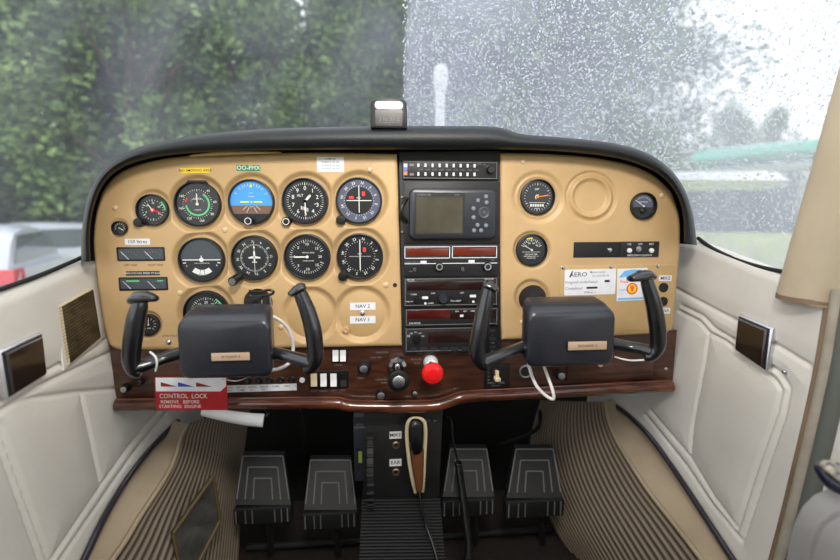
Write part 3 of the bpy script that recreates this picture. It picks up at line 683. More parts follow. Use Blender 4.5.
# audio panel
o = radio('audio_panel', 'slim black audio selector with two rows of tiny white switches, topmost in rack', 402.5, 161, 498, 179.5)
F = FR(450, 170, YR-.006); w = MB(F); keys = MB(F)
for i in range(9):
    for r_ in (-1, 1): keys.rect(-29.5+i*7-1, r_*4.2-1.6, -29.5+i*7+1, r_*4.2+1.6, 0, 1.2)
    w.text('COM', -29.5+i*7, 0, 1.9, .2)
for i, q in enumerate(('OFF', 'AUTO', 'MKR', 'ADF', 'DME')):
    w.text(q, 30+12*math.sin(-1+i*.5)*.8, 1+5*math.cos(-1+i*.5), 1.7, .2)
w.rect(-40, 3.4, -36, 5.6, .1, .4); w.rect(-40, -5.6, -36, -3.4, .1, .4)
part('lettering', w, 'dimwhite', o)
for i in range(9):
    for r_ in (-1, 1):
        mb = MB(F); mb.rect(-31.5+i*7-1, r_*4.2-1.7, -31.5+i*7+1, r_*4.2+1.7, 0, 1.4, bev=.2); part('switch', mb, 'white' if False else 'label', o)
for y, m_ in ((4, 'label'), (.5, 'bluemark'), (-3.6, 'orange')):
    mb = MB(F); mb.rect(-46, y-1.8, -42.3, y+1.8, 0, .6); part('marker_lamp', mb, M.setdefault('lamp_'+m_, mat('marker_lamp_'+m_, {'label': (200,205,215), 'bluemark': (110,120,190), 'orange': (205,130,95)}[m_], .3)), o)
kn(o, 490, 170, 3.6, 5)
# GPS
o = thing('satellite_navigator', 'charcoal navigation unit with a blank rectangular screen and round button pad', 'navigation unit', W(452, 240, YR))
mb = MB(); boxpx(mb, 404, 182, 499, 243, YR, 0, .004, .001, .0005); part('mounting_plate', mb, 'panelblack', o)
mb = MB(); boxpx(mb, 408.7, 189, 494.5, 239, YR, 0, .016, .012, .005); body = part('housing', mb, 'gpsgrey', o)
YG = YR-.016
mb = MB(); boxpx(mb, 414.5, 192.5, 464.5, 235, YG, 0, .0006, .001); part('screen_surround', mb, 'bezel', o)
mb = MB(); boxpx(mb, 416.3, 197, 462.5, 233, YG-.0006, 0, .0003); part('screen', mb, 'display', o)
mb = MB(FR(440, 194.9, YG-.0008)); mb.text('GPSMAP 495', -16, 0, 2.6, .1); mb.text('MAP', 17, 0, 2.4, .1); part('lettering', mb, 'dimwhite', o)
mb = MB(FR(484, 213, YG)); mb.lathe([(6, 0), (6, .8), (5, 1.3), (3, .9), (2.6, 1.6), (0, 1.8)], n=28); part('rocker_pad', mb, M.setdefault('gpspad', mat('dark_pad', (62,64,72), .4)), o)
for x, y in ((486, 196.5), (478, 200.5), (486.5, 202.5), (473.5, 208.5), (473.5, 217.5), (477.5, 225), (486, 225.5), (474, 230.5), (481, 230.5)):
    mb = MB(FR(x, y, YG)); mb.lathe([(2.1, 0), (2.1, .5), (1.5, 1), (0, 1.1)], n=14); part('button', mb, 'button', o)
mb = MB(); a = W(405, 207, YR-.004); mb.tube([W(407, 198, YR-.006), W(402, 206, YR-.014), W(402, 214, YR-.014), W(407, 222, YR-.006)], .003, n=10, sub=5); part('side_bracket', mb, 'black', o)
for y in (197, 232):
    F = FR(402.3, y, YR-.0); mb = MB(F); mb.lathe([(1.7, 0), (1.7, 1), (1, 1.6), (0, 1.6)], n=12); part('rack_screw', mb, 'chrome', label='bright screw on the left edge of the rack, '+('upper' if y < 200 else 'lower')+' of two beside the screen unit', cat='screw')
# Nav/com 1
def lamps(o, x0, y0, x1, y1, m_, Y=YR-.006, name='display_window'):
    mb = MB(); boxpx(mb, x0, y0, x1, y1, Y, 0, .0007, .0008, .0002); return part(name, mb, m_, o)
o = radio('communication_radio', 'radio with two amber windows side by side, directly below the screen unit', 404, 245.5, 497.5, 276, edge=False)
w = MB()
for q in ((404.5, 246.5, 450, 258.5), (452, 246, 497, 258)):
    for e in ((q[0], q[1], q[2], q[1]+.7), (q[0], q[3]-.7, q[2], q[3]), (q[0], q[1], q[0]+.7, q[3]), (q[2]-.7, q[1], q[2], q[3])): boxpx(w, *e, YR-.006, 0, .0004)
boxpx(w, 404.5, 263, 497, 263.7, YR-.006, 0, .0003)
boxpx(w, 420.5, 260.8, 426.5, 263.3, YR-.006, 0, .0008); boxpx(w, 468.5, 260, 474.5, 262.8, YR-.006, 0, .0008); part('white_outline', w, 'label', o)
lamps(o, 406.5, 248.3, 448, 256, 'amber'); lamps(o, 454, 247.8, 495, 255.5, 'amber')
w = MB(FR(450, 262, YR-.0063)); w.text('COMM NAV XCVR', -36, -.0, 2.2, .1); w.text('USE', -36, 4.6, 1.6, .3); w.text('STBY', -15, 4.6, 1.6, .3); w.text('USE', 10, 5, 1.6, .3); w.text('STBY', 33, 5, 1.6, .3); w.text('NAV', 43, 1.6, 1.9, .1); w.text('VOL OFF', -37, -9, 1.9, .1); w.text('PULL', 13, -9, 1.9, .1); part('lettering', w, 'dimwhite', o)
kn(o, 439, 266.5, 4.4, 4, ring='steel'); kn(o, 487, 266.5, 4.4, 4, ring='steel'); kn(o, 414.5, 269, 1.8, 3, ring='steel'); kn(o, 462, 268.5, 1.8, 3, ring='steel')
# Radio 2
o = radio('communication_radio', 'black radio with an unlit dark window and a large centre knob, mid rack', 404, 277.5, 497.8, 306)
lamps(o, 407, 281, 496, 290, 'darkwindow')
w = MB(FR(451, 292, YR-.0063)); w.text('MX 300', -40, 12.5, 2.2, .1); w.text('NAV/COM', 38, 12.5, 2, .1); w.text('COMM', -37, -2, 2, .1); w.text('NAV', 11, -1, 2, .1); w.text('VOL OFF', -41, -9, 2, .1); w.text('XFER', -28, -5, 1.6, .1); w.rect(-28.5, -6.6, -22.8, -4, .1, .5); w.rect(19, -5.6, 25, -3, .1, .5); w.text('CHAN', -20, -11, 2, .1); w.text('PULL IDENT', 5, -9, 2, .1); w.disc((-25.5, -11), 1.2, .1, .6, n=10); w.disc((22.5, -10), 1.2, .1, .6, n=10); w.text('25/50', -18, -1, 1.8, .1); part('lettering', w, 'label', o)
kn(o, 443, 298.5, 4.6, 5, 'gpsgrey'); kn(o, 415, 300, 2, 4); kn(o, 463, 299, 2, 4)
# Radio 3
o = radio('direction_finder', 'slim unit with a red-brown window on its left half, above the lowest radio', 405, 308, 498, 325.5)
lamps(o, 407.5, 310, 450, 318.5, 'redwindow'); lamps(o, 450, 310, 496, 318.5, 'darkwindow')
w = MB(FR(451, 316, YR-.0068)); 
for i, q in enumerate(('BFO', 'ADF', 'FREQ', 'FLT', 'ET')): w.text(q, 6+i*8, 4.5, 1.9, .1)
w.rect(9, -1, 12.5, 1.2, .1, .5); w.text('ADF RCVR', -36, -6.6, 2.4, .1); part('lettering', w, 'label', o)
# Transponder
o = radio('transponder', 'lowest rack unit with a rotary dial at left and a row of tiny digit buttons', 405, 327, 498.5, 351.5)
lamps(o, 428, 331, 490, 342, 'darkwindow')
w = MB(FR(451, 339, YR-.0063))
for i, q in enumerate('01234567'): w.text(q, -38+i*10.4, -9.4, 2.4, .1)
for i, q in enumerate(('OFF', 'SBY', 'ON', 'ALT', 'TST')): a = -1.2+i*.6; w.text(q, -35+7.5*math.sin(a), 1+6.6*math.cos(a), 1.8, .1)
w.text('IDT', -42, 4.4, 1.8, .1); part('lettering', w, 'label', o)
kn(o, 416.5, 338.5, 3.8, 4.5)
for i in range(8):
    mb = MB(FR(413+i*10.4, 348.7, YR-.006)); mb.rect(-3.6, -1.7, 3.6, 1.7, 0, .4, .5); part('button', mb, 'gpsgrey', o)
# small black switch columns below the radios
o = thing('switch_column', 'narrow black column of tiny switches right of the transponder behind the right yoke', 'switch panel', W(493, 352, YR-.004))
mb = MB(); boxpx(mb, 485, 327, 500, 364, YR-.0065, .005, .002, .0008, .0004); part('faceplate', mb, 'black', o)
for i in range(4):
    mb = MB(FR(492.5, 331+i*8, YR-.0085)); mb.rect(-2.6, -1.6, 2.6, 1.6, 0, 1.2, .3, .2); part('switch', mb, 'gpsgrey', o)
w = MB(FR(492.5, 334, YR-.0086)); [w.text(q, 0, -1-i*8, 1.7, .1) for i, q in enumerate(('AP', 'HDG', 'NAV', 'ALT'))]; part('lettering', w, 'dimwhite', o)
# ------------------------------------------------------------------ wood sub-panel
YWD = .858
mb = MB(FI); mb.prism(PXO([(109, 344), (117, 404), (336, 403), (356, 406), (436, 405), (464, 396), (672, 388), (677, 330), (501, 338), (402, 344)], YWD), -YWD-.012, -YWD); 
wood = thing('lower_panel', 'dark walnut-veneered lower panel running full width below the dials', 'panel', W(400, 406, YWD))
part('veneer', mb, 'wood', wood)
ledge = [(117, 404.5), (230, 403.5), (330, 402.5), (343, 404), (357, 406), (400, 406.3), (432, 405.5), (447, 402), (464, 396.5), (500, 394.5), (560, 391.5), (671, 385.5)]
mb = MB(); mb.tube([W(x, y, YWD-.012) for x, y in ledge], .0135, n=18, flat=.85, up=(0, 0, 1), sub=4); part('rounded_lip', mb, 'woodlight', wood, smooth=1.2)
mb = MB(); mb.tube([W(x, y-5.0, YWD-.0235) for x, y in ledge], .0016, n=8, sub=4); part('bead', mb, 'woodlight', wood)
YK = YWD
def knobp(name, label, x, y, r, h, m1='black', m2='steel', cat='knob', base=None, Y=YK):
    F = FR(x, y, Y); o = thing(name, label, cat, F.to_translation())
    if base: mb = MB(F); mb.disc((0, 0), base, -.3, .8, n=24, bev=.3); part('collar', mb, 'black', o)
    mb = MB(F); mb.lathe([(r*.55, 0), (r*.55, h*.35), (r, h*.4), (r, h*.85), (r*.85, h), (0, h)], n=28); part('grip', mb, m1, o)
    mb = MB(F); mb.lathe([(r*.66, h-.1), (r*.66, h+.5), (r*.55, h+.7), (0, h+.7)], n=24); part('bright_cap', mb, m2, o)
    return o
knobp('dimmer_knob', 'black knob with a bright face just right of the rocker switches', 364, 367, 5.9, 7, base=7)
knobp('heat_knob', 'black knob with a bright face below left of the throttle', 381, 393, 5.5, 8, Y=YK-.004)
knobp('small_knob', 'smallest bright-faced knob below right of the throttle', 414.5, 391.5, 3.4, 6, Y=YK-.004)
knobp('pull_knob', 'bright-faced knob below the right yoke, beside the black ring', 558, 373, 4.9, 9, base=None)
knobp('primer_knob', 'round bright-faced knob at the far left of the walnut panel', 129.5, 385.5, 4.6, 12)
F = FR(142, 381, YK); mb = MB(F); mb.lathe([(3.4, 0), (3.4, 7), (2.6, 8), (0, 8)], n=18); part('vent_knob', mb, 'black', label='small black knob beside the bright-faced knob at the left end of the walnut panel', cat='knob')
# throttle with faceted friction lock
F = FR(397, 363, YK); o = thing('throttle', 'large black throttle knob with a silver centre and faceted chrome shaft', 'throttle', F.to_translation())
mb = MB(F); mb.lathe([(8, 0), (9, 1), (9.6, 6), (9, 10), (6, 14), (4, 14)], n=8); part('friction_lock', mb, 'chrome', o, smooth=.2)
a = W(397, 363, YK-.015); b_ = W(398.6, 380.5, YK-.075)
mb = MB(); mb.tube([a, b_], .0045, n=14); part('shaft', mb, 'chrome', o)
F = FR(398.6, 380.5, YK-.075); mb = MB(F); mb.lathe([(4, -5), (9.6, -4), (10.9, -1.5), (10.9, 2.5), (9.8, 4), (7, 4.6), (6.8, 4)], n=32); g = part('grip', mb, 'black', o)
mb = MB(F); mb.lathe([(6.2, 3.6), (6.2, 4.6), (5.6, 5), (0, 5)], n=28); part('silver_centre', mb, 'steel', g)
# mixture
F = FR(430.5, 362, YK); o = thing('mixture_control', 'bright red round mixture knob with a white collar', 'mixture knob', F.to_translation())
mb = MB(F); mb.lathe([(7.2, 0), (7.4, 2), (6.4, 8), (6, 12), (3, 13)], n=24); part('collar', mb, 'whiteplastic', o)
a = W(430.5, 362, YK-.02); b_ = W(432.5, 373, YK-.055); mb = MB(); mb.tube([a, b_], .004, n=12); part('shaft', mb, 'chrome', o)
F = FR(432.5, 373, YK-.055); mb = MB(F); mb.lathe([(4, -4), (9, -3.4), (10.6, -1), (10.6, 2.4), (9.2, 4.4), (5.6, 5.4), (5.4, 6.2), (0, 6.4)], n=12*3); g = part('grip', mb, 'redplastic', o)
mb = MB(F)
for i in range(20): a = 2*PI*i/20; mb.disc((10*math.cos(a), 10*math.sin(a)), .95, -1.4, 2.4, n=8)
part('rim_ribs', mb, 'redplastic', g)
# ignition switch legend and knobs
w = MB(FR(384, 366, YK))
for q, x, y in (('CARB HEAT', -2, -14), ('PUSH', 0, -17.5), ('PULL ON', -8, 9), ('THROTTLE', -2, 14), ('OPEN', 36, 12), ('MIXTURE', 33, 6), ('RICH', 34, 2), ('CABIN', -24, -12)): w.text(q, x*.98, y, 2.6, .15)
part('engraved_lettering', w, 'dimwhite', label='tiny pale lettering on the walnut around the throttle and red knob', cat='lettering')
# rocker switches
def rockers(name, label, x0, y0, x1, y1, xs, wr, hr, cols):
    o = thing(name, label, 'switch', W((x0+x1)/2, y1, YK)); mb = MB(); boxpx(mb, x0, y0, x1, y1, YK, 0, .003, .0008, .0006); part('frame', mb, 'black', o)
    for x, c in zip(xs, cols):
        F = FR(x, (y0+y1)/2+.4, YK-.003)
        mb = MB(F); mb.add([(-wr, -hr, 0), (wr, -hr, 0), (wr, -hr, 2.6), (-wr, -hr, 2.6), (-wr, hr, 0), (wr, hr, 0), (wr, hr, .8), (-wr, hr, .8), (-wr, -hr*.05, 1.0), (wr, -hr*.05, 1.0)],
           [(0, 1, 2, 3), (3, 2, 9, 8), (8, 9, 6, 7), (7, 6, 5, 4), (0, 3, 8, 7, 4), (1, 5, 6, 9, 2)]); part('rocker', mb, c, o, smooth=.2)
    return o
rockers('rocker_switch', 'pair of white rocker switches directly below the tan panel edge', 331.5, 348, 347.5, 362, (335.6, 343), 2.9, 5.6, ('whiteplastic', 'whiteplastic'))
rockers('rocker_switch', 'row of three white rockers and one black in a black frame, left of the knobs', 309.5, 370.5, 348.5, 388, (314, 323.6, 333.6, 343.4), 3.1, 6.4, ('tanlever', 'whiteplastic', 'whiteplastic', 'black'))
w = MB(FR(328, 391, YK)); [w.text(q, x, 0, 2.2, .15) for q, x in (('PITOT', -14), ('STROBE', -4.5), ('NAV', 5.5), ('BCN', 15))]; w.text('MASTER', 11, 27, 2.2, .15); part('engraved_lettering', w, 'dimwhite', label='tiny pale lettering under the row of white rocker switches', cat='lettering')
# circuit breakers and label strip
for i, x in enumerate((216, 225, 236.5, 248, 259, 269.5, 281, 291.5)):
    y = 380.3-.008*(x-216)
    F = FR(x, y, YK); o = thing('circuit_breaker', 'small black push button in the row above the white label strip', 'circuit breaker', F.to_translation(), 'circuit breakers above the label strip')
    mb = MB(F); mb.lathe([(3.7, 0), (3.7, .8), (2.9, 1.2), (2.5, 1), (2.5, 3.4), (2.1, 4), (0, 4)], n=18); part('button', mb, 'black', o)
    mb = MB(F); mb.text(('5', '10', '5', '15', '5', '10', '5', '7')[i], 0, 0, 2.4, 4.1); part('rating', mb, 'dimwhite', o)
F = FR(302.5, 379.5, YK); o = thing('circuit_breaker', 'white-centred push button at the right end of the black button row', 'circuit breaker', F.to_translation())
mb = MB(F); mb.lathe([(3.6, 0), (3.6, .9), (2.8, 1.2)], n=18); part('collar', mb, 'black', o); mb = MB(F); mb.lathe([(2.7, 0), (2.7, 3), (2, 3.6), (0, 3.6)], n=16); part('button', mb, 'whiteplastic', o)
o = sticker('fuse_label', 226, 384.3, 297, 391.5, 'label', '', 'ink', 'long white lettered strip under the row of small black buttons', Y=YK-.0005,
   lines=[(q, -32+i*11.6, 1.2, 2.7) for i, q in enumerate(('PITOT', 'NAV LT', 'RADIO', 'RADIO', 'TURN', 'INST', 'LAND'))]+[(q, -32+i*11.6, -1.8, 2.4) for i, q in enumerate(('HEAT', 'DOME', 'NO 1', 'NO 2', '', '', ''))])
# flap switch
o = thing('flap_switch', 'black flap switch plate with an ivory lever left of the black ring', 'switch', W(496, 389, YK))
mb = MB(); boxpx(mb, 484, 364, 509, 388.5, YK, 0, .005, .001, .0008); part('faceplate', mb, 'black', o)
F = FR(496, 374, YK-.005); mb = MB(F); mb.rect(-3, -6, 4, 6, 0, 1.2, .6); part('slot', mb, 'ink', o)
mb = MB(F); mb.rect(-2.6, -5.4, 3, -1.5, 0, 8, 1, .8); mb.rect(-1.4, -2, 1.6, 4.5, 0, 6, .6, .5); part('lever', mb, 'tanlever', o)
w = MB(F); [w.text(q, -7.5, 5-i*3.6, 2.4, .2) for i, q in enumerate(('0', '10', '20', '40'))]; w.text('WING FLAPS', 0, -9, 3, .2); w.text('85 KIAS', 0, -12, 2.4, .2); part('lettering', w, 'dimwhite', o)
# lighter socket (ring)
F = FR(525.5, 371.5, YK); o = thing('power_socket', 'black round socket with a pale ring below the right yoke', 'socket', F.to_translation())
mb = MB(F); mb.lathe([(6.6, 0), (6.6, .7), (5.6, 1), (5, .8), (5, 0)], n=28, close=True); part('ring', mb, 'steel', o); mb = MB(F); mb.disc((0, 0), 5.2, 0, .35, n=24); part('bore', mb, 'ink', o)
# glove box
o = thing('glove_box', 'walnut glove box door let into the lower panel at right', 'glove box', W(609, 381, YK))
mb = MB(); boxpx(mb, 566, 361, 652, 379.5, YK, 0, .0045, .002, .0012); part('door', mb, 'wood', o)
mb = MB(FR(600, 364, YK-.0045)); mb.lathe([(3, 0), (3, 1), (2, 2), (0, 2)], n=16); part('latch', mb, 'bronze', o)
screw(666, 369, 1.6, YK, 'steel', 'tiny steel screw at the right end of the walnut panel', h=1)
# control lock sign
F = FR(191.5, 393.5, .80)@Matrix.Rotation(-.035, 4, 'Z')
o = thing('control_lock_tag', 'red and white CONTROL LOCK sign hanging at the left of the walnut panel', 'sign', F.to_translation())
mb = MB(F); mb.rect(-36, -18, 36, 17.8, -.3, .3, 1.5); part('red_plate', mb, 'redsign', o)
mb = MB(F); mb.prism([(-35, 17), (35, 17), (35, 8), (29, 2.4), (-35, 2.4)], .3, .45); part('white_band', mb, 'label', o)
w = MB(F); w.text('CONTROL  LOCK', -8, -2.8, 6.9, .5, sx=.86); w.text('REMOVE   BEFORE', -11.5, -9, 4.9, .5, sx=.98); w.text('STARTING  ENGINE', -11.5, -14, 4.9, .5, sx=.98); part('lettering', w, 'white', o)
for x, m_ in ((-30, 'brownred'), (-13, 'bluemark'), (5, 'brownred')):
    mb = MB(F); mb.prism([(x, 7.6), (x+16, 7.6), (x, 12.4)], .46, .6); part('pennant_mark', mb, m_, o)
mb = MB(); mb.tube([W(222, 379, .80), W(236, 381, .80), W(246, 378, .79), W(252, 373, .76), W(258, 340, .74), W(262, 300, .74)], .0012, n=8, sub=6); part('wire_pin', mb, 'steel', o)
# parking brake handle
o = thing('parking_brake', 'white flat handle hanging below the walnut panel left of centre', 'handle', W(232, 420, .84))
mb = MB(); P = [(202, 412.5, .832), (215, 414, .83), (232, 417, .828), (250, 419.5, .828), (263.5, 420.5, .83)]
mb.tube([W(*p) for p in P], [.0055, .009, .0105, .0115, .012], n=12, flat=1, sub=4); V = mb.v
o2 = part('grip', mb, 'whiteplastic', o)
mb = MB(); mb.tube([W(263, 418, .835), W(268, 414, .84), W(265, 408, .85)], .0028, n=10, sub=4); part('pivot', mb, 'black', o)
# ------------------------------------------------------------------ control yokes
def yoke(cx, shaft, label, L_, R_, body, plate, brk):
    YB = .665
    c = W(cx, 342, YB); o = thing('control_yoke', label, 'control yoke', c)
    x0, y0, x1, y1 = body
    a = W(x0, (y0+y1)/2, YB); b_ = W(x1, (y0+y1)/2, YB); zt = W(cx, y0+11, YB).z; zb = W(cx, y1, YB).z; zt2 = zt+.004
    # body: rings front to back; the crown slopes up and away from the pilot
    ht = zt-zb
    secs = [(YB+.0, .95, -.003, .002), (YB+.002, .985, -.0005, -.002), (YB+.006, 1.0, .0025, -.004), (YB+.026, .965, .0125, -.004), (YB+.046, .925, .018, .0), (YB+.058, .87, .017, .006), (YB+.063, .78, .009, .014)]
    rings = []; mx = (a.x+b_.x)/2; hw = (b_.x-a.x)/2
    for (yy, sc, up, dn) in secs:
        w_ = hw*sc; lo = zb+dn+(1-sc)*.03; hi = zt+up-(1-sc)*.03
        r = .0125
        rings.append([(p[0], yy, p[1]) for p in [(mx+q[0], q[1]) for q in rrect(-w_, lo, w_, hi, r)]])
    n = len(rings[0]); vs = [v for r in rings for v in r]; fs = [tuple(range(n))]
    for k in range(len(rings)-1):
        for i in range(n): fs.append((k*n+i, (k+1)*n+i, (k+1)*n+(i+1) % n, k*n+(i+1) % n))
    fs.append(tuple(range((len(rings)-1)*n, len(rings)*n))[::-1])
    mb = MB(); mb.add(vs, fs); bd = part('centre_pad', mb, 'yokebody', o, smooth=.7)
    F = FR(plate[0], plate[1], YB); mb = MB(F); mb.rect(-20.5, -5.6, 20.5, 5.0, -.4, .9, .8, .3); part('plate_recess', mb, 'black', bd)
    mb = MB(F); mb.rect(-19.2, -4, 19.2, 4.2, .8, 1.4, .4, .2); pl = part('name_plate', mb, 'bronze', bd)
    mb = MB(F); mb.text('SKYHAWK II', 0, 0, 3.4, 1.45); part('plate_lettering', mb, 'ink', pl)
    # arms and grips
    for pts, rad, fl in (L_, R_):
        pass
    for k, (arm, grip, head) in enumerate((L_, R_)):
        mb = MB(); mb.tube([W(x, y, Y) for x, y, Y, r in arm], [r for *_, r in arm], n=18, flat=.8, up=(0, 0, 1), sub=5)
        part('arm', mb, 'yoke', o, smooth=1.2)
        mb = MB(); mb.tube([W(x, y, Y) for x, y, Y, r in grip], [r*.8 for *_, r in grip], n=22, flat=1.0, up=(0, 1, 0), sub=6)
        g = part('grip', mb, 'yoke', o, smooth=1.2)
        mb = MB(); mb.tube([W(x, y, Y) for x, y, Y, r in head], [r*1.0 for *_, r in head], n=18, flat=.6, up=(0, 0, 1), sub=5); part('thumb_rest', mb, 'yoke', g, smooth=1.2)
        if brk == k:
            hx, hy, hY, _ = head[1]; F = FR(hx, hy-3.5, hY); mb = MB(F); q = Matrix(((1, 0, 0, 0), (0, 0, 1, 0), (0, -1, 0, 0), (0, 0, 0, 1)))
            mb = MB(F@Matrix.Rotation(-PI/2, 4, 'X')); mb.lathe([(3.2, -1), (3.2, 1.2), (2.2, 2), (1.6, 2), (1.4, 2.8), (0, 2.8)], n=16); part('push_button', mb, 'ink', g)
    s0 = W(shaft[0], shaft[1], YP+.006); s1 = Vector((mx, YB+.06, (zt+zb)/2+.008))
    mb = MB(); mb.tube([s0, s1], .0115, n=20); part('shaft', mb, 'black', o)
    mb = MB(); d = (s1-s0); mb.tube([s0, s0+d*.03, s0+d*.12, s0+d*.2, s0+d*.22], [.026, .026, .022, .019, .013], n=26); part('collar', mb, 'blackmatte', o)
    return o
Lg = .0165
yoke(225, (259, 302), 'control yoke in front of the left seat, with a red sign hanging beneath it',
  ([(184, 352, .70, .0125), (165, 358, .69, .0105), (148, 364, .678, .0115), (133, 368, .67, .013)],
   [(141, 300, .668, .0105), (139.5, 306, .668, .0135), (136, 320, .667, .0155), (133.5, 335, .666, .0158), (131.5, 350, .666, .015), (131.5, 362, .667, .0145), (135, 371, .668, .012), (141, 374, .669, .007)],
   [(156, 299, .66, .006), (147, 297, .665, .013), (138, 297.5, .668, .0145), (131.5, 301, .67, .009)]),
  ([(262, 351, .70, .0125), (280, 354, .69, .011), (298, 359, .678, .0115), (312, 363, .67, .0125)],
   [(298, 288, .668, .010), (301, 295, .668, .0125), (308, 312, .667, .0145), (313, 330, .666, .0155), (315, 345, .666, .015), (315, 357, .667, .0145), (311, 367, .668, .012), (304, 370, .669, .007)],
   [(289.5, 295, .66, .006), (295, 291, .664, .010), (301, 287.5, .668, .0115), (305, 287, .67, .008)]),
  (177, 310, 270.5, 376), (231, 356.5), 0)
yoke(572, (532, 298), 'control yoke in front of the right seat, with a loop of white cable below it',
  ([(530, 345, .70, .0125), (512, 351, .69, .0105), (496, 357, .678, .0115), (482, 363, .67, .013)],
   [(489, 286, .668, .010), (487.5, 293, .668, .0125), (484, 310, .667, .0145), (480, 330, .666, .0155), (477.5, 345, .666, .0155), (477.5, 355, .667, .015), (482, 364, .668, .012), (488, 367, .669, .007)],
   [(497, 291, .66, .006), (493, 287.5, .664, .010), (488, 285, .668, .0115), (483.5, 285, .67, .008)]),
  ([(613, 344, .70, .0125), (630, 347, .69, .011), (642, 349, .68, .0115), (652, 352, .67, .0125)],
   [(646, 277, .668, .0105), (648, 285, .668, .0125), (653, 302, .667, .0145), (656.5, 320, .666, .0155), (658, 335, .666, .015), (657.5, 346, .667, .0145), (652, 355, .668, .012), (645, 358, .669, .007)],
   [(630, 279, .66, .007), (640, 276.5, .665, .013), (648, 275, .668, .0125), (653, 277, .67, .008)]),
  (528, 301, 615.5, 364.5), (587, 345.5), 1)
# bracket on left shaft
o = thing('chart_clip', 'dark metal clip with curved arms standing on the shaft of the left yoke', 'clip', W(262, 300, .78))
mb = MB(); mb.tube([W(249, 292, .765), W(251, 296, .765), W(262, 296, .765), W(272, 294, .765), (W(273, 291, .765)), W(268, 290, .765), W(260, 292, .765), W(249, 291, .765)], .0022, n=8, sub=4); part('wire_arm', mb, 'black', o)
mb = MB(); mb.tube([W(257, 296, .765), W(259, 303, .77), W(262, 311, .775)], [.012, .014, .011], n=14, flat=.6); part('clamp', mb, 'blackmatte', o)
mb = MB(); mb.tube([W(270, 296, .765), W(272, 316, .765), W(272, 345, .76)], .0016, n=8); part('prong', mb, 'steel', o)
# cables
def cable(pts, r, m_, label, name='cable'):
    mb = MB(); mb.tube([W(*p) for p in pts], r, n=10, sub=8); return part(name, mb, m_, label=label, cat='cable', smooth=1.2)
cable([(268, 316, .73), (276, 318, .74), (286, 326, .75), (292, 338, .75), (293, 350, .75), (290, 362, .74), (278, 369, .73), (262, 370, .72)], .0028, 'cable', 'white cable curving out behind the right side of the left yoke pad')
cable([(150, 352, .66), (155.5, 357, .655), (157, 364, .655), (155.5, 371, .66)], .0014, 'cable', 'thin white loop of cord round the left arm of the left yoke')
cable([(528, 360, .72), (530, 370, .71), (536, 385, .70), (545, 395, .695), (553, 399, .69), (553, 392, .69), (549, 380, .70), (543, 364, .71), (541, 358, .72)], .0026, 'cable', 'white cable loop hanging below the right yoke pad')
cable([(615, 357, .69), (622, 359, .68), (632, 360.5, .675), (644, 360, .67)], .0014, 'cable', 'thin white lead along the right arm of the right yoke')
# ------------------------------------------------------------------ pedestal
YPD = .885
o = thing('centre_pedestal', 'black console below the walnut panel carrying the MIKE and EAR sockets', 'console', W(402, 505, YPD))
mb = MB(FI); mb.prism(PXO([(364, 410), (443, 409), (439, 500), (363, 501)], YPD), -YPD-.2, -YPD, .002); part('housing', mb, 'panelblack', o)
mb = MB(); boxpx(mb, 354, 416, 366, 480, YPD+.005, .1, .004, .001, .0008); q = part('trim_housing', mb, 'gpsgrey', o)
mb = MB(); boxpx(mb, 357, 447, 363, 470, YPD, 0, .0015); part('trim_slot', mb, 'ink', q); mb = MB(FR(360.3, 457, YPD-.0015)); mb.rect(-1.8, -6, 1.8, 6, 0, .5); part('trim_pointer', mb, 'trimgreen', q)
w = MB(FR(359.5, 426, YPD)); w.text('NOSE', 0, 1.6, 3, .1); w.text('DOWN', 0, -1.6, 3, .1); part('trim_lettering', w, 'dimwhite', q)
# trim wheel
c = W(371, 462, YPD+.03); mb = MB(FI@Matrix.Identity(4))
mb = MB(Matrix(((0, 0, 1, c.x), (1, 0, 0, c.y), (0, 1, 0, c.z), (0, 0, 0, 1)))); R_ = .085
mb.lathe([(R_-.012, -.006), (R_-.001, -.006), (R_, 0), (R_-.001, .006), (R_-.012, .006)], n=60, close=True)
for i in range(30): a = 2*PI*i/30; mb.disc((R_*math.cos(a), R_*math.sin(a)), .0035, -.006, .006, n=8)
tw = thing('trim_wheel', 'ribbed black trim wheel edge standing at the left of the console', 'wheel', c); part('rim', mb, 'rubber', tw)
for i, (y, q) in enumerate(((435, 'MIKE'), (462.5, 'EAR'))):
    sticker(('microphone_label', 'earphone_label')[i], 389.5, y-3.7, 401.5, y+3.7, 'label', q, 'ink', f'white {q} label on the black console below the walnut panel', Y=YPD-.0003, size=5.4)
for y, q in ((445, 'MIKE'), (472, 'EAR')):
    F = FR(396, y, YPD); jj = thing('jack_socket', f'metal jack socket under the {q} label on the black console', 'jack socket', F.to_translation())
    mb = MB(F); mb.lathe([(4, 0), (4, 1), (3, 1.6), (1.9, 1.4), (1.8, .2)], n=6*3, close=True); part('nut', mb, M.setdefault('brass', mat('dull_brass', (150,128,110), .35, metal=.9)), jj); mb = MB(F); mb.disc((0, 0), 2, 0, .4, n=14); part('bore', mb, 'ink', jj)
w = MB(FR(430, 421, YPD)); w.text('AIR', -2, 0, 4.2, .15); w.prism([(3.5, -1.2), (3.5, 1.2), (8, 0)], .1, .2); part('arrow_lettering', w, 'dimwhite', label='small pale word and arrow at the top right of the console', cat='lettering')
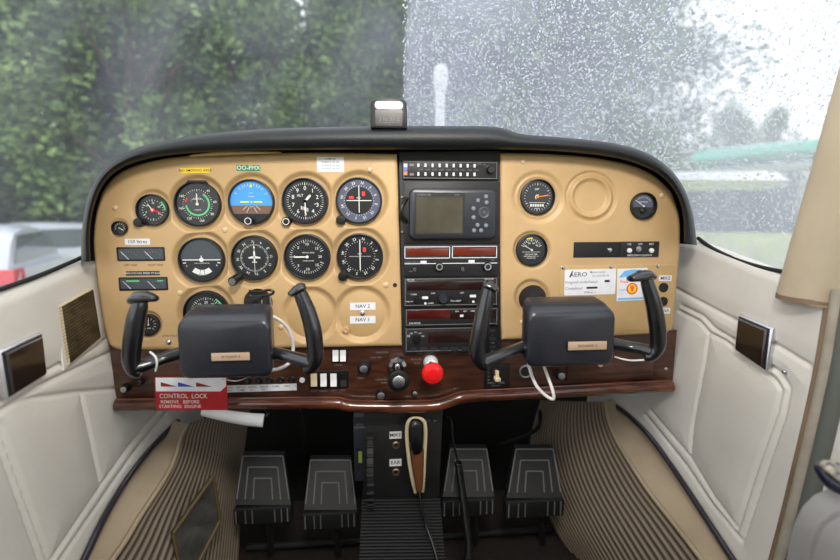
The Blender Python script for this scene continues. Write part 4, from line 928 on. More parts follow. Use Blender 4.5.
# microphone in cream holder
o = thing('microphone_holder', 'cream U-shaped holder standing on the front of the console', 'holder', W(415, 492, YPD-.02))
mb = MB(); mb.tube([W(415.5, 492, YPD-.02), W(412, 478, YPD-.03), (W(408.5, 455, YPD-.035)), W(406.8, 432, YPD-.035), W(409, 421, YPD-.035), W(416, 418.5, YPD-.035), W(423.5, 421, YPD-.035), W(425.5, 432, YPD-.035), W(424.5, 455, YPD-.035), W(423.5, 478, YPD-.03), W(422.5, 491, YPD-.02)], .0038, n=12, flat=1, sub=6); part('frame', mb, 'cream', o)
mb = MB(FI); mb.prism(PXO([(411, 478), (426, 478), (424, 490), (413, 490)], YPD), -YPD, -YPD+.012, .001); part('clip', mb, 'black', o)
o = thing('microphone', 'black hand microphone with a brown grip hanging in the cream holder', 'microphone', W(417, 490, YPD-.04))
mb = MB(); mb.tube([W(416.5, 421.5, YPD-.045), W(416.5, 425, YPD-.05), W(416.8, 440, YPD-.052), W(417.5, 452, YPD-.046)], [.010, .0135, .0135, .010], n=18, flat=.7, up=(0, 1, 0), sub=4); hd = part('head', mb, 'black', o)
w = MB(FR(416.6, 431, YPD-.0625)); [w.rect(-3, i*1.8, 3, i*1.8+.7, 0, .2) for i in range(-3, 4)]; part('grille', w, 'gpsgrey', hd)
mb = MB(); mb.tube([W(417.5, 450, YPD-.044), W(418, 462, YPD-.04), W(418.8, 478, YPD-.036), W(419.3, 490, YPD-.03)], [.0125, .0115, .009, .006], n=16, flat=.7, up=(0, 1, 0), sub=4); part('grip', mb, 'micbrown', o)
cable([(419.4, 489, YPD-.03), (421, 505, YPD-.04), (426, 525, YPD-.05), (432, 542, YPD-.07), (437, 560, YPD-.09), (440, 580, YPD-.11)], .003, 'black', 'black lead running down from the hand microphone over the console')
# coiled cord right of pedestal
P = spl([W(443, 418, .93), W(451, 419, .92), W(453, 440, .91), W(458, 462, .905)], 12)
mb = MB(); mb.tube(P, .0022, n=8)
Q = spl([W(458, 462, .905), W(462, 490, .90), W(466, 520, .89), W(469, 545, .88), W(467, 566, .86), W(464, 582, .85)], 520)
H = []
for i, p in enumerate(Q): a = i*2*PI/9.5; H.append(p+Vector((math.cos(a)*.0068, math.sin(a)*.0068, 0)))
mb.tube(H, .0017, n=6); part('coiled_cord', mb, 'black', label='black coiled cord hanging in front of the pedals right of the console', cat='cord', smooth=1.2)
# ribbed tunnel
o = thing('tunnel_cover', 'ribbed black cover sloping down below the console', 'cover', W(402, 560, .86))
a0, a1, b0, b1 = W(362, 499, YPD-.004), W(440, 498, YPD-.004), W(358, 585, YPD-.09), W(447, 584, YPD-.09)
mb = MB(); n = 26; per = 6; A = np.zeros((n*per+1, 4, 3))
for i in range(n*per+1):
    t = i/(n*per); l = a0.lerp(b0, t); r = a1.lerp(b1, t); k = .0022*abs(math.sin(PI*i/per))
    for j, (p, off) in enumerate(((l+Vector((0, .12, 0)), 0), (l, k), (r, k), (r+Vector((0, .12, 0)), 0))): A[i, j] = (p.x, p.y-off, p.z+off*.4)
mb.grid(A); part('ribbed_sheet', mb, 'rubber', o, smooth=.5)
# ------------------------------------------------------------------ rudder pedals
def pedal(cx, ty, by, w0, w1, label):
    Yt, Yb = 1.0, .94
    sh = lambda t: Yt+(Yb-Yt)*t
    o = thing('rudder_pedal', label, 'pedal', W(cx, by+14, Yb), 'rudder pedals')
    def P(x, y, t, up=0): v = W(cx+x, y, sh(t)); return Vector((v.x, v.y-up, v.z))
    def plate(mb, sc, u0, u1, t0, t1):
        y0, y1 = ty+(by-ty)*t0, ty+(by-ty)*t1
        wa, wb = (w0+(w1-w0)*t0)/2*sc, (w0+(w1-w0)*t1)/2*sc
        q = [P(-wa, y0, t0, u1), P(wa, y0, t0, u1), P(wb, y1, t1, u1), P(-wb, y1, t1, u1)]; r = [P(-wa, y0, t0, u0), P(wa, y0, t0, u0), P(wb, y1, t1, u0), P(-wb, y1, t1, u0)]
        mb.add(q+r, [(3, 2, 1, 0), (4, 5, 6, 7), (0, 1, 5, 4), (1, 2, 6, 5), (2, 3, 7, 6), (3, 0, 4, 7)])
    mb = MB(); plate(mb, 1.0, -.018, 0, 0, 1); pad = part('rubber_pad', mb, 'rubber', o, smooth=.3)
    for sc, t0 in ((.97, .02), (.66, .24), (.36, .46)):
        mb = MB(); wa, wb = (w0+(w1-w0)*t0)/2*sc, (w0+(w1-w0)*.86)/2*sc; y0 = ty+(by-ty)*t0; y1 = ty+(by-ty)*.88
        q = [P(-wb, y1, .88, .001), P(-wa, y0, t0, .001), P(wa, y0, t0, .001), P(wb, y1, .88, .001)]
        for i in range(3): mb.tube([q[i], q[i+1]], .0015, n=6)
        part('ridge', mb, 'pedaledge', pad)
    F = FR(cx, by+10, Yb-.004); mb = MB(F); mb.rect(-w1/2-1, -8.5, w1/2+1, 8.5, -10, 2, 1.5, 1); bar = part('lower_pad', mb, 'rubber', o)
    for x in (-w1*.47, -w1*.30, -w1*.18, w1*.22, w1*.34, w1*.45):
        mb = MB(F); mb.rect(x-.5, -7, x+.5, 7, 1.8, 3); part('worn_rib', mb, 'pedalsteel' if abs(x) < w1*.4 else 'pedaledge', bar)
    mb = MB(); mb.tube([W(cx+6, by+18, Yb+.02), W(cx+8, by+45, Yb+.06)], .007, n=10); mb.tube([W(cx-10, by+10, Yb+.03), W(cx-10, by-20, Yb+.16)], .006, n=10); part('pedal_arm', mb, 'blackmatte', o)
pedal(263, 455, 505, 41, 56, 'far left black rudder pedal, nearest the left striped pocket')
pedal(330.5, 459, 510, 41, 53, 'black rudder pedal just left of the console')
pedal(468.5, 448, 497, 37, 52, 'black rudder pedal just right of the console behind the coiled cord')
pedal(534.5, 448, 498, 38, 56, 'far right black rudder pedal, nearest the right striped pocket')
mb = MB(); mb.tube([Vector((-.32, 1.05, EYE-.775)), Vector((.42, 1.05, EYE-.775))], .009, n=12); part('pedal_bar', mb, 'blackmatte', label='black cross bar on the floor behind the pedals', cat='bar')
mb = MB(); mb.tube([W(300, 410, 1.1), W(305, 440, 1.1), W(308, 470, 1.15)], .006, n=8, sub=4); part('hose', mb, 'blackmatte', label='dark hose hanging in shadow between the two left pedals', cat='hose')
mb = MB(); mb.tube([W(540, 410, 1.1), W(536, 430, 1.12), W(500, 445, 1.15)], .005, n=8, sub=4); part('hose', mb, 'blackmatte', label='dark hose hanging in shadow above the two right pedals', cat='hose')
# ------------------------------------------------------------------ wall fittings
def wallquad(px4, side, t, m_, name, parent, off=0.0, bev=.002, label=None):
    Q = [WW(x, y, side, off) for x, y in px4]
    c = sum(Q, Vector())/4
    mb = MB(); nrm = Vector((-side, 0, 0)); 
    inn = [q+nrm*t+(c-q).normalized()*bev for q in Q]; md = [q+nrm*(t-bev) for q in Q]
    vs = Q+md+inn; fs = []
    for k in (0, 4):
        for i in range(4): j = (i+1) % 4; fs.append((k+i, k+j, k+4+j, k+4+i))
    fs += [(8, 9, 10, 11), (3, 2, 1, 0)]
    mb.add(vs, fs); return part(name, mb, m_, parent, label=label, smooth=.3)
def shrink(q, k): cx = sum(p[0] for p in q)/4; cy = sum(p[1] for p in q)/4; return [(cx+(x-cx)*k, cy+(y-cy)*k) for x, y in q]
pl = [(56, 306), (89, 288), (97, 338), (65, 365)]
o = thing('wall_placard', 'dark brass placard dense with lettering on the left wall', 'placard', WW(77, 325, -1))
wallquad([(53, 299), (89, 280), (100, 341), (62, 371)], -1, .003, 'leather', 'cream_frame', o); wallquad(pl, -1, .007, 'cream', 'border', o, bev=.001); wallquad(shrink(pl, .955), -1, .008, 'placard', 'plate', o, bev=.0005)
w = MB()
for i in range(17):
    t = .06+i*.054
    for k0, k1 in ((.06, .30+.1*((i*7) % 3)), (.50, .90-.12*((i*5) % 3))):
        def at(u, v): a = (pl[0][0]*(1-u)+pl[1][0]*u, pl[0][1]*(1-u)+pl[1][1]*u); b_ = (pl[3][0]*(1-u)+pl[2][0]*u, pl[3][1]*(1-u)+pl[2][1]*u); return WW(a[0]*(1-v)+b_[0]*v, a[1]*(1-v)+b_[1]*v, -1, .0085)
        w.add([at(k0, t), at(k1, t), at(k1, t+.010), at(k0, t+.010)], [(0, 1, 2, 3)])
part('lettering_lines', w, 'placardtext', o)
def ashtray(q, side, label):
    o = thing('ashtray', label, 'ashtray', WW(sum(p[0] for p in q)/4, sum(p[1] for p in q)/4, side))
    wallquad(q, side, .009, 'chrome', 'chrome_rim', o, off=0, bev=.003); wallquad(shrink(q, .91), side, .0105, 'black', 'inner_edge', o, bev=.001); wallquad(shrink(q, .85), side, .014, 'smoke', 'smoked_lid', o, bev=.003)
ashtray([(-8, 352), (36, 332), (41, 375), (0, 400)], -1, 'chrome-edged smoked ashtray at the left edge of the picture on the left wall')
ashtray([(743, 314), (777, 328), (772, 372), (739, 350)], 1, 'chrome-edged smoked ashtray on the right wall below the seam')
p = WW(786, 372, 1); mb = MB(Matrix(((0, 0, -1, p.x), (-1, 0, 0, p.y), (0, 1, 0, p.z), (0, 0, 0, 1)))); mb.lathe([(.004, -.003), (.0036, .003), (.002, .005), (0, .005)], n=14); part('wall_screw', mb, 'steel', label='small dark screw on the right wall beside the ashtray', cat='screw')
# lower left frame (window panel in pocket)
q = [(172, 531), (211, 478), (219, 520), (186, 585)]
# kick vent on pocket of left side
Q = [W(172, 533, .80), W(212, 476, .88), W(219, 520, .87), W(183, 590, .78)]
o = thing('kick_vent', 'framed dark panel set low in the left striped pocket', 'vent panel', (Q[0]+Q[2])/2)
c = sum(Q, Vector())/4; nrm = Vector((.75, -.62, .1)).normalized()
mb = MB()
for i in range(4): mb.tube([Q[i]+nrm*.004, Q[(i+1) % 4]+nrm*.004], .0035, n=8)
part('frame', mb, M.setdefault('olivetrim', mat('olive_brown_trim', (92,78,48), .5, metal=.3)), o)
mb = MB(); mb.add([p+nrm*.003 for p in Q]+[p-nrm*.006 for p in Q], [(0, 1, 2, 3), (7, 6, 5, 4), (0, 4, 5, 1), (1, 5, 6, 2), (2, 6, 7, 3), (3, 7, 4, 0)]); part('panel', mb, M.setdefault('ventgrey', mat('grey_vent_metal', (92,90,86), .35, metal=.4, var=.3, vscale=30)), o)
c2 = W(210, 510, .925); mb = MB(); mb.tube([c2, c2+nrm*.014], [.005, .004], n=12); part('catch', mb, 'steel', o)
# ------------------------------------------------------------------ door post and frame at right
XP = .612
P = [WX(806, 298, XP), WX(819, 252, XP), WX(846, 155, XP), WX(874, 55, XP), WX(896, -25, XP), WX(918, -110, XP)]
mb = MB(); mb.tube(P, [.040, .039, .036, .034, .034, .035], n=28, flat=.75, up=(1, 0, 0), sub=6)
o = thing('door_post', 'beige padded post leaning up beside the right window', 'post', P[0]); part('padding', mb, 'post', o, smooth=1.2)
mb = MB(); mb.tube([P[0]+Vector((0, 0, -.004)), P[0]+Vector((0, 0, .003))], .0405, n=28, flat=.75, up=(1, 0, 0)); part('foot_seam', mb, 'postdark', o)
o = thing('door_jamb', 'rolled beige and brown edging running down the right door frame', 'door frame', WW(765, 560, 1))
J = [(840, 290), (833, 335), (826, 375), (815, 425), (803, 475), (792, 520), (776, 580)]
mb = MB(); mb.tube([WW(x, y, 1, .004) for x, y in J], .009, n=16, sub=5); part('rolled_edge', mb, M.setdefault('jamb', mat('taupe_edge_vinyl', (170,160,144), .6, var=.1, vscale=30, bump=.8, bscale=200)), o, smooth=1.2)
mb = MB(); mb.tube([WW(x-9, y+3, 1, -.001) for x, y in J], .006, n=12, sub=5); part('brown_welt', mb, 'postdark', o, smooth=1.2)
mb = MB(); mb.tube([WW(x+16, y, 1, .000) for x, y in J], .013, n=16, sub=5); part('grey_channel', mb, 'greypaint', o, smooth=1.2)
# seat at right edge
o = thing('front_seat', 'grey leather seat corner with a black-edged patterned arm at the bottom right', 'seat', WX(835, 560, .5))
def SP(x, y, Y): return W(x, y, Y)
mb = MB(); out = [(784, 600), (785, 575), (788, 548), (794, 524), (803, 506), (814, 495), (828, 489), (850, 486), (880, 486), (910, 492), (910, 600)]
Yc = .44; mb.F = FI; mb.prism(PXO(out, Yc), -Yc, -Yc+.09, .008); part('side_bolster', mb, 'greyseat', o, smooth=.7)
for off in (0, 6):
    mb = MB(); mb.tube([W(x+off*.8, y+off*.3, Yc-.0905) for x, y in ((806, 580), (807, 556), (812, 536), (820, 522), (838, 510))], .0012, n=8, sub=5); part('seam', mb, 'greyseat', o)
mb = MB(); mb.tube([W(819, 466, .455), W(828, 475, .45), W(843, 485, .44), W(864, 494, .43)], [.010, .018, .022, .024], n=18, flat=.6, sub=5); part('arm_pad', mb, 'cobalt', o, smooth=1.2)
mb = MB(); mb.tube([W(822, 462, .448), W(831, 466, .44), W(846, 475, .43), W(866, 484, .42)], [.005, .014, .018, .02], n=18, flat=.45, sub=5); part('patterned_cover', mb, 'pattern', o, smooth=1.2)
# ------------------------------------------------------------------ windshield
base = [(-.515, .20, -.155), (-.515, .5, -.115), (-.512, .72, -.088), (-.508, .90, -.062), (-.44, 1.10, -.03), (-.25, 1.24, .0), (.055, 1.30, .01), (.36, 1.24, .0), (.555, 1.10, -.02), (.622, .90, -.04), (.626, .70, -.078), (.626, .45, -.115), (.626, .20, -.150)]
topc = [(-.50, .10, .50), (-.50, .25, .52), (-.49, .42, .54), (-.46, .54, .55), (-.37, .63, .56), (-.2, .69, .565), (.055, .71, .57), (.31, .69, .565), (.48, .63, .56), (.575, .54, .55), (.605, .42, .54), (.61, .25, .52), (.61, .10, .50)]
NB = 120
bl = [Vector(p) for p in spl(base, NB)]; tl = [Vector(p) for p in spl(topc, NB)]
def glass_pt(s, t):
    i = s*(NB-1); a = int(min(NB-2, i)); u = i-a
    p = bl[a].lerp(bl[a+1], u).lerp(tl[a].lerp(tl[a+1], u), t); q = math.sin(PI*t)*.035
    c = Vector((.055, .5, 0)); d = Vector((p.x-c.x, p.y-c.y, 0)).normalized()
    return Vector((p.x+d.x*q*.6, p.y+d.y*q, p.z+EYE+q*.5))
GR = np.array([[tuple(glass_pt(s, t)) for s in np.linspace(0, 1, 140)] for t in np.linspace(0, 1, 50)])
m = bpy.data.materials.new('wet_acrylic_painted_haze'); m.use_nodes = True; nt = m.node_tree; N, L = nt.nodes, nt.links; N.clear()
out = N.new('ShaderNodeOutputMaterial'); tr = N.new('ShaderNodeBsdfTransparent'); gl = N.new('ShaderNodeBsdfGlossy'); gl.inputs['Roughness'].default_value = .08
tr.inputs[0].default_value = (.93, .95, .96, 1)
fz = N.new('ShaderNodeFresnel'); fz.inputs[0].default_value = 1.25; m1 = N.new('ShaderNodeMixShader'); L.new(fz.outputs[0], m1.inputs[0]); L.new(tr.outputs[0], m1.inputs[1]); L.new(gl.outputs[0], m1.inputs[2])
tl_ = N.new('ShaderNodeBsdfTranslucent'); tl_.inputs[0].default_value = lin((208, 212, 232)); df_ = N.new('ShaderNodeBsdfDiffuse'); df_.inputs[0].default_value = lin((196, 202, 224))
ad = N.new('ShaderNodeMixShader'); ad.inputs[0].default_value = .4; L.new(tl_.outputs[0], ad.inputs[1]); L.new(df_.outputs[0], ad.inputs[2])
tc = N.new('ShaderNodeTexCoord'); mp = N.new('ShaderNodeMapping'); mp.inputs['Scale'].default_value = (3.5, 3.5, 1.6); nz = N.new('ShaderNodeTexNoise'); nz.inputs['Scale'].default_value = 1.6; nz.inputs['Detail'].default_value = 6
L.new(tc.outputs['Object'], mp.inputs[0]); L.new(mp.outputs[0], nz.inputs['Vector'])
mr = N.new('ShaderNodeMapRange'); mr.inputs[1].default_value = .35; mr.inputs[2].default_value = .72; mr.inputs[3].default_value = .06; mr.inputs[4].default_value = .26; L.new(nz.outputs[0], mr.inputs[0])  # noise veil mixed into the glass stands in for a grey-blue reflection
# the wetter half right of the centre strip gets more painted haze: object X (origin is at the mid of the glass)
sx = N.new('ShaderNodeSeparateXYZ'); L.new(tc.outputs['Object'], sx.inputs[0]); m2 = N.new('ShaderNodeMapRange'); m2.interpolation_type = 'SMOOTHSTEP'; m2.inputs[1].default_value = -.005; m2.inputs[2].default_value = .012; m2.inputs[3].default_value = 0; m2.inputs[4].default_value = .36; L.new(sx.outputs['X'], m2.inputs[0])
sm = N.new('ShaderNodeMath'); sm.operation = 'ADD'; L.new(mr.outputs[0], sm.inputs[0]); L.new(m2.outputs[0], sm.inputs[1])
m3 = N.new('ShaderNodeMixShader'); L.new(sm.outputs[0], m3.inputs[0]); L.new(m1.outputs[0], m3.inputs[1]); L.new(ad.outputs[0], m3.inputs[2]); L.new(m3.outputs[0], out.inputs[0])
M['glass'] = m
mb = MB(); mb.grid(GR); part('window_1', mb, 'glass', kind='structure', smooth=1.5)
# rain drops
m, nt, b = newmat('rain_water'); b.inputs['Transmission Weight'].default_value = 1; b.inputs['IOR'].default_value = 1.33; b.inputs['Roughness'].default_value = .0; M['water'] = m
wt = nt.nodes.new('ShaderNodeBsdfTranslucent'); wt.inputs[0].default_value = (.95, .96, 1, 1); wm = nt.nodes.new('ShaderNodeMixShader'); wm.inputs[0].default_value = .55
nt.links.new(b.outputs[0], wm.inputs[1]); nt.links.new(wt.outputs[0], wm.inputs[2]); nt.links.new(wm.outputs[0], nt.nodes['Material Output'].inputs[0])
xc = W(404, 60, 1.15).x
mb = MB(); cnt = 0; NDROP = 30000
sl = np.linspace(0, 1, 400)
while cnt < NDROP:
    s = random.uniform(.42, .97); t = random.uniform(0, .86)
    p = glass_pt(s, t)
    # only the rain-wet part
    if p.x/p.y < (404-379)/467.*1.0: continue
    e = 1e-3; du = (glass_pt(s+e, t)-p).normalized(); dv = (glass_pt(s, t+e)-p).normalized(); nn = du.cross(dv).normalized()
    if nn.dot(Vector((p.x, p.y, p.z-EYE))) < 0: nn = -nn
    r = .0009+.0013*random.random()**2
    el = 1+random.random()*.25
    base_i = len(mb.v)
    for k in range(7): a = 2*PI*k/7; q = p+du*math.cos(a)*r+dv*math.sin(a)*r*el; mb.v.append(tuple(q+nn*.0003))
    for k in range(7): a = 2*PI*k/7; q = p+(du*math.cos(a)*r+dv*math.sin(a)*r*el)*.6+nn*r*.5; mb.v.append(tuple(q))
    mb.v.append(tuple(p+nn*r*.65))
    for k in range(7): j = (k+1) % 7; mb.f.append((base_i+k, base_i+j, base_i+7+j, base_i+7+k)); mb.f.append((base_i+7+k, base_i+7+j, base_i+14))
    mb.f.append(tuple(base_i+k for k in range(6, -1, -1)))
    cnt += 1
part('rain_drops', mb, 'water', label='rain drops covering the right half of the windshield and side window', cat='rain drops', kind='stuff', smooth=1.2)
# seals along both sills
for sd, pts in ((-1, [(-10, 293), (30, 279), (60, 267), (94, 252)]), (1, [(698, 238), (712, 248), (735, 259), (760, 267), (790, 273)])):
    mb = MB(); mb.tube([WW(x, y, sd, -.004) for x, y in pts], .0035, n=10, sub=5); part('trim_4' if sd < 0 else 'trim_5', mb, 'blackmatte', kind='structure')
# magnetic compass
F = FR(389, 127, .80)
o = thing('magnetic_compass', 'small black magnetic compass standing on the glareshield', 'compass', F.to_translation())
mb = MB(F); mb.prism([(-18, -1), (18, -1), (18.5, 2), (17.8, 24), (16, 26), (8, 28.3), (0, 29), (-8, 28.3), (-16, 26), (-17.8, 24), (-18.5, 2)], -22, 0, 1.2); cs = part('case', mb, 'black', o)
mb = MB(F); mb.rect(-14, 17.2, 14, 24.6, -.2, .5, 3.4); part('upper_window', mb, M.setdefault('lens', mat('pale_lens', (205,205,212), .12, coat=.6, c2=(176,180,195), vscale=30)), o)
mb = MB(F); mb.rect(-13.6, 1.2, 13.6, 16.6, -.2, .35, 1.5); part('card_window', mb, 'smoke', o)
w = MB(F); [w.text(q, x, 7, 4.4, .45) for q, x in (('3', -8.5), ('N', -4), ('33', 3.5), ('30', 9))]; w.rect(-12, 4.2, 12, 4.5, .4, .45); w.rect(.6, 1.5, .9, 16, .45, .6); part('card_markings', w, M.setdefault('dimmark', mat('dim_grey_print', (96,96,98), .5)), o)
# ------------------------------------------------------------------ outside
def px_at(px, py, dist): d = ray(px, py); k = dist/math.hypot(d.x, d.y); return Vector((d.x*k, d.y*k, EYE+d.z*k))
gm, nt, b = newmat('wet_grass'); N, L = nt.nodes, nt.links
tc = N.new('ShaderNodeTexCoord'); nz = N.new('ShaderNodeTexNoise'); nz.inputs['Scale'].default_value = .6; nz.inputs['Detail'].default_value = 8; L.new(tc.outputs['Object'], nz.inputs['Vector'])
rp = N.new('ShaderNodeValToRGB'); rp.color_ramp.elements[0].position = .38; rp.color_ramp.elements[1].position = .62; rp.color_ramp.elements[0].color = lin((120,134,66)); rp.color_ramp.elements[1].color = lin((182,188,92)); L.new(nz.outputs[0], rp.inputs[0]); L.new(rp.outputs[0], b.inputs['Base Color']); b.inputs['Roughness'].default_value = .9; M['grass'] = gm
mb = MB(); n = 60; Gd = np.zeros((n, n, 3))
for i in range(n):
    for j in range(n): x = -90+180*j/(n-1); y = -30+150*i/(n-1); Gd[i, j] = (x, y, .06*pnoise(Vector((x*.2, y*.2, 0)))-.05)
mb.grid(Gd); part('ground', mb, 'grass', kind='structure', smooth=2)
m, nt, b = newmat('tree_leaves'); N, L = nt.nodes, nt.links
oi = N.new('ShaderNodeObjectInfo'); tc = N.new('ShaderNodeTexCoord'); nz = N.new('ShaderNodeTexNoise'); nz.inputs['Scale'].default_value = .9; nz.inputs['Detail'].default_value = 4; L.new(tc.outputs['Object'], nz.inputs['Vector'])
rp = N.new('ShaderNodeValToRGB'); rp.color_ramp.elements[0].position = .35; rp.color_ramp.elements[1].position = .65; rp.color_ramp.elements[0].color = lin((58,86,50)); rp.color_ramp.elements[1].color = lin((134,160,90)); L.new(nz.outputs[0], rp.inputs[0])
L.new(rp.outputs[0], b.inputs['Base Color']); b.inputs['Roughness'].default_value = .6
b.inputs['Transmission Weight'].default_value = 0; M['leaf'] = m
M['bark'] = mat('grey_brown_bark', (84,72,60), .9, var=.4, vscale=6, bump=1, bscale=40)
def leafmesh(seed, H, Rw, nclump, nleaf, ls, open_=1.0):
    r = random.Random(seed); vs = []; fs = []
    cl = []
    for k in range(nclump):
        t = r.random()**.8; z = H*(.12+.86*t); rad = Rw*math.sin(PI*min(.97, .16+.80*t))**.7*(r.random()**.5); a = r.random()*2*PI
        cl.append((rad*math.cos(a), rad*math.sin(a), z, Rw*(.22+.2*r.random())))
    for (x, y, z, cr) in cl:
        for q in range(nleaf):
            d = Vector((r.gauss(0, 1), r.gauss(0, 1), r.gauss(0, .7))); d = d.normalized()*cr*(.35+.65*r.random()**.5)
            p = Vector((x, y, z))+d; u = Vector((r.gauss(0, 1), r.gauss(0, 1), r.gauss(0, .5))).normalized(); v = u.cross(Vector((r.gauss(0, 1), r.gauss(0, 1), r.gauss(0, 1)))).normalized()
            s = ls*(.6+.8*r.random()); n = len(vs); vs += [p-u*s, p-v*s*.5, p+u*s, p+v*s*.5]; fs.append((n, n+1, n+2, n+3))
    mb = MB(); mb.add(vs, fs); return mb
def trunkmesh(seed, H):
    r = random.Random(seed); mb = MB(); P = [Vector((0, 0, -.2))]
    for i in range(1, 7): P.append(P[-1]+Vector((r.uniform(-.25, .25), r.uniform(-.25, .25), H/7)))
    mb.tube(P, [.28, .24, .2, .17, .13, .08, .03], n=10, sub=3)
    for i in range(2, 6):
        for k in range(3):
            a = r.random()*2*PI; q = P[i]; mb.tube([q, q+Vector((math.cos(a)*.9, math.sin(a)*.9, .7)), q+Vector((math.cos(a)*2, math.sin(a)*2, 1.5))], [.09, .06, .02], n=7, sub=2)
    return mb
protos = []
def proto(seed, H, Rw, nc, nl, ls):
    me = []
    for mb, m_ in ((leafmesh(seed, H, Rw, nc, nl, ls), 'leaf'), (trunkmesh(seed, H*.85), 'bark')):
        d = bpy.data.meshes.new('tree'); d.from_pydata(mb.v, [], mb.f); d.materials.append(M[m_]); me.append(d)
    return me
protos = [proto(1, 10, 3.2, 80, 260, .10), proto(2, 11.5, 3.6, 90, 260, .105), proto(3, 8.5, 2.6, 50, 220, .095), proto(4, 6, 2.4, 50, 200, .09)]
def tree(px, dist, k, sc, label, grp, name='leafy_tree', slim=1.0):
    p = px_at(px, 219, dist); o = thing(name, label, 'tree', (p.x, p.y, 0), grp); o.rotation_euler = (0, 0, random.random()*6.28); o.scale = (sc*slim, sc*slim, sc)
    for nm, me in zip(('foliage', 'trunk'), protos[k]): c = bpy.data.objects.new(nm, me); COL.objects.link(c); c.parent = o
for px, dist, k, sc in ((-70, 19, 1, 1.2), (15, 19, 0, 1.25), (85, 18, 1, 1.1), (150, 15, 2, 1.1), (205, 19, 1, 1.05), (255, 16, 0, .85), (300, 21, 2, 1.05), (345, 18, 0, .95), (390, 20, 1, 1.0), (120, 24, 1, 1.3), (30, 24, 1, 1.3), (230, 27, 0, 1.4), (370, 28, 1, 1.2)):
    tree(px, dist, k, sc, 'green leafy tree in the dense row beyond the dry left half of the windshield', 'trees beyond the left half of the windshield')
for px, dist, k, sc in ((440, 18, 1, 1.05), (490, 20, 0, 1.25), (540, 18, 1, 1.1), (598, 20, 1, 1.15), (465, 27, 1, 1.3), (560, 28, 1, 1.4), (620, 29, 0, 1.3), (515, 24, 2, 1.2)):
    tree(px, dist, k, sc, 'tall leafy tree in the row blurred by rain beyond the right half of the windshield', 'trees beyond the rain-covered glass')
for px, dist, k, sc in ((724, 74, 3, 2.6), (738, 76, 3, 2.4), (768, 78, 2, 1.9), (793, 80, 3, 1.9), (752, 84, 3, 1.9)):
    tree(px, dist, k, sc, 'small distant tree above the teal wing in the right side window', 'distant trees above the teal wing', slim=.45)
# low hedge behind aircraft
def hedge(x0, x1, dist, h, label, s=.12):
    mb = MB(); r = random.Random(5); vs = []; fs = []; a = px_at(x0, 219, dist); b_ = px_at(x1, 219, dist)
    for i in range(26000):
        t = r.random(); p = a.lerp(b_, t); p = Vector((p.x+r.uniform(-.7, .7), p.y+r.uniform(-.7, .7), h*r.random()*(.9+.2*pnoise(Vector((t*30, 0, 0)))))); u = Vector((r.gauss(0, 1), r.gauss(0, 1), r.gauss(0, 1))).normalized(); v = u.cross(Vector((r.gauss(0, 1), r.gauss(0, 1), r.gauss(0, 1)))).normalized()
        n = len(vs); vs += [p-u*s, p-v*s*.5, p+u*s, p+v*s*.5]; fs.append((n, n+1, n+2, n+3))
    mb.add(vs, fs); part('hedge', mb, M.setdefault('hedgeleaf', mat('dark_hedge_leaves', (48,66,48), .7, var=.4, vscale=2)), label=label, cat='hedge', origin=(a.x, a.y, 0))
hedge(660, 1000, 70, 5.6, 'dark tree belt behind the parked aeroplanes in the right side window', .3)
hedge(-160, 420, 17.0, 2.2, 'dark undergrowth under the tree row beyond the left half of the windshield')
M['teal'] = mat('teal_wing_paint', (60,182,150), .35, coat=.4); M['acwhite'] = mat('white_aircraft_paint', (228,230,232), .35, coat=.4); M['acgrey'] = mat('pale_grey_underside', (176,184,190), .5)
def wingmb(p0, p1, c0, c1, th):
    """tapered airfoil slab from p0 to p1 (span), chords c0 / c1 along the direction away"""
    mb = MB(); sp = (p1-p0).normalized(); ch = sp.cross(Vector((0, 0, 1))).normalized(); prof = [(0, 0), (.02, .3), (.1, .7), (.3, 1), (.6, .75), (1, .05), (.6, -.25), (.3, -.35), (.1, -.3), (.02, -.15)]
    rings = []
    for t in np.linspace(0, 1, 14):
        sc = 1 if t < .9 else math.sqrt(max(.02, 1-((t-.9)/.1)**2)); c = (c0+(c1-c0)*t)*max(sc, .12); p = p0.lerp(p1, t)+ch*(c0-c)*.3
        rings.append([p+ch*c*x+Vector((0, 0, th*y*max(.1, sc))) for x, y in prof])
    n = len(prof); vs = [v for r in rings for v in r]; fs = [tuple(range(n)), tuple(range(13*n, 14*n))[::-1]]
    for k in range(13):
        for i in range(n): j = (i+1) % n; fs.append((k*n+i, k*n+j, (k+1)*n+j, (k+1)*n+i))
    mb.add(vs, fs); return mb
# teal high-wing aeroplane, its left wing reaching in from behind the post
tp = px_at(676, 161, 9.0); rt = px_at(850, 146, 8.2)
o = thing('parked_airplane', 'high-wing aeroplane with a teal wing, parked beyond the right side window', 'airplane', (rt.x, rt.y, 0))
mb = wingmb(rt+Vector((0, 0, .0)), tp, 1.5, 1.1, .20); part('wing', mb, 'teal', o, smooth=.8)
mb = wingmb(rt+Vector((0, 0.1, -.2)), tp+Vector((.2, 0.1, -.14)), 1.4, 1.0, .08); part('wing_underside', mb, 'acwhite', o)
fc_ = px_at(860, 200, 9.0); d = Vector((.6, .8, 0)).normalized()
mb = MB(); mb.tube([Vector((fc_.x, fc_.y, 1.55))-d*2.6, Vector((fc_.x, fc_.y, 1.6))-d*2.3, Vector((fc_.x, fc_.y, 1.75))-d*.8, Vector((fc_.x, fc_.y, 1.85))+d*1.0, Vector((fc_.x, fc_.y, 1.8))+d*4.4], [.3, .45, .62, .6, .15], n=18, sub=4); part('fuselage', mb, 'acwhite', o)
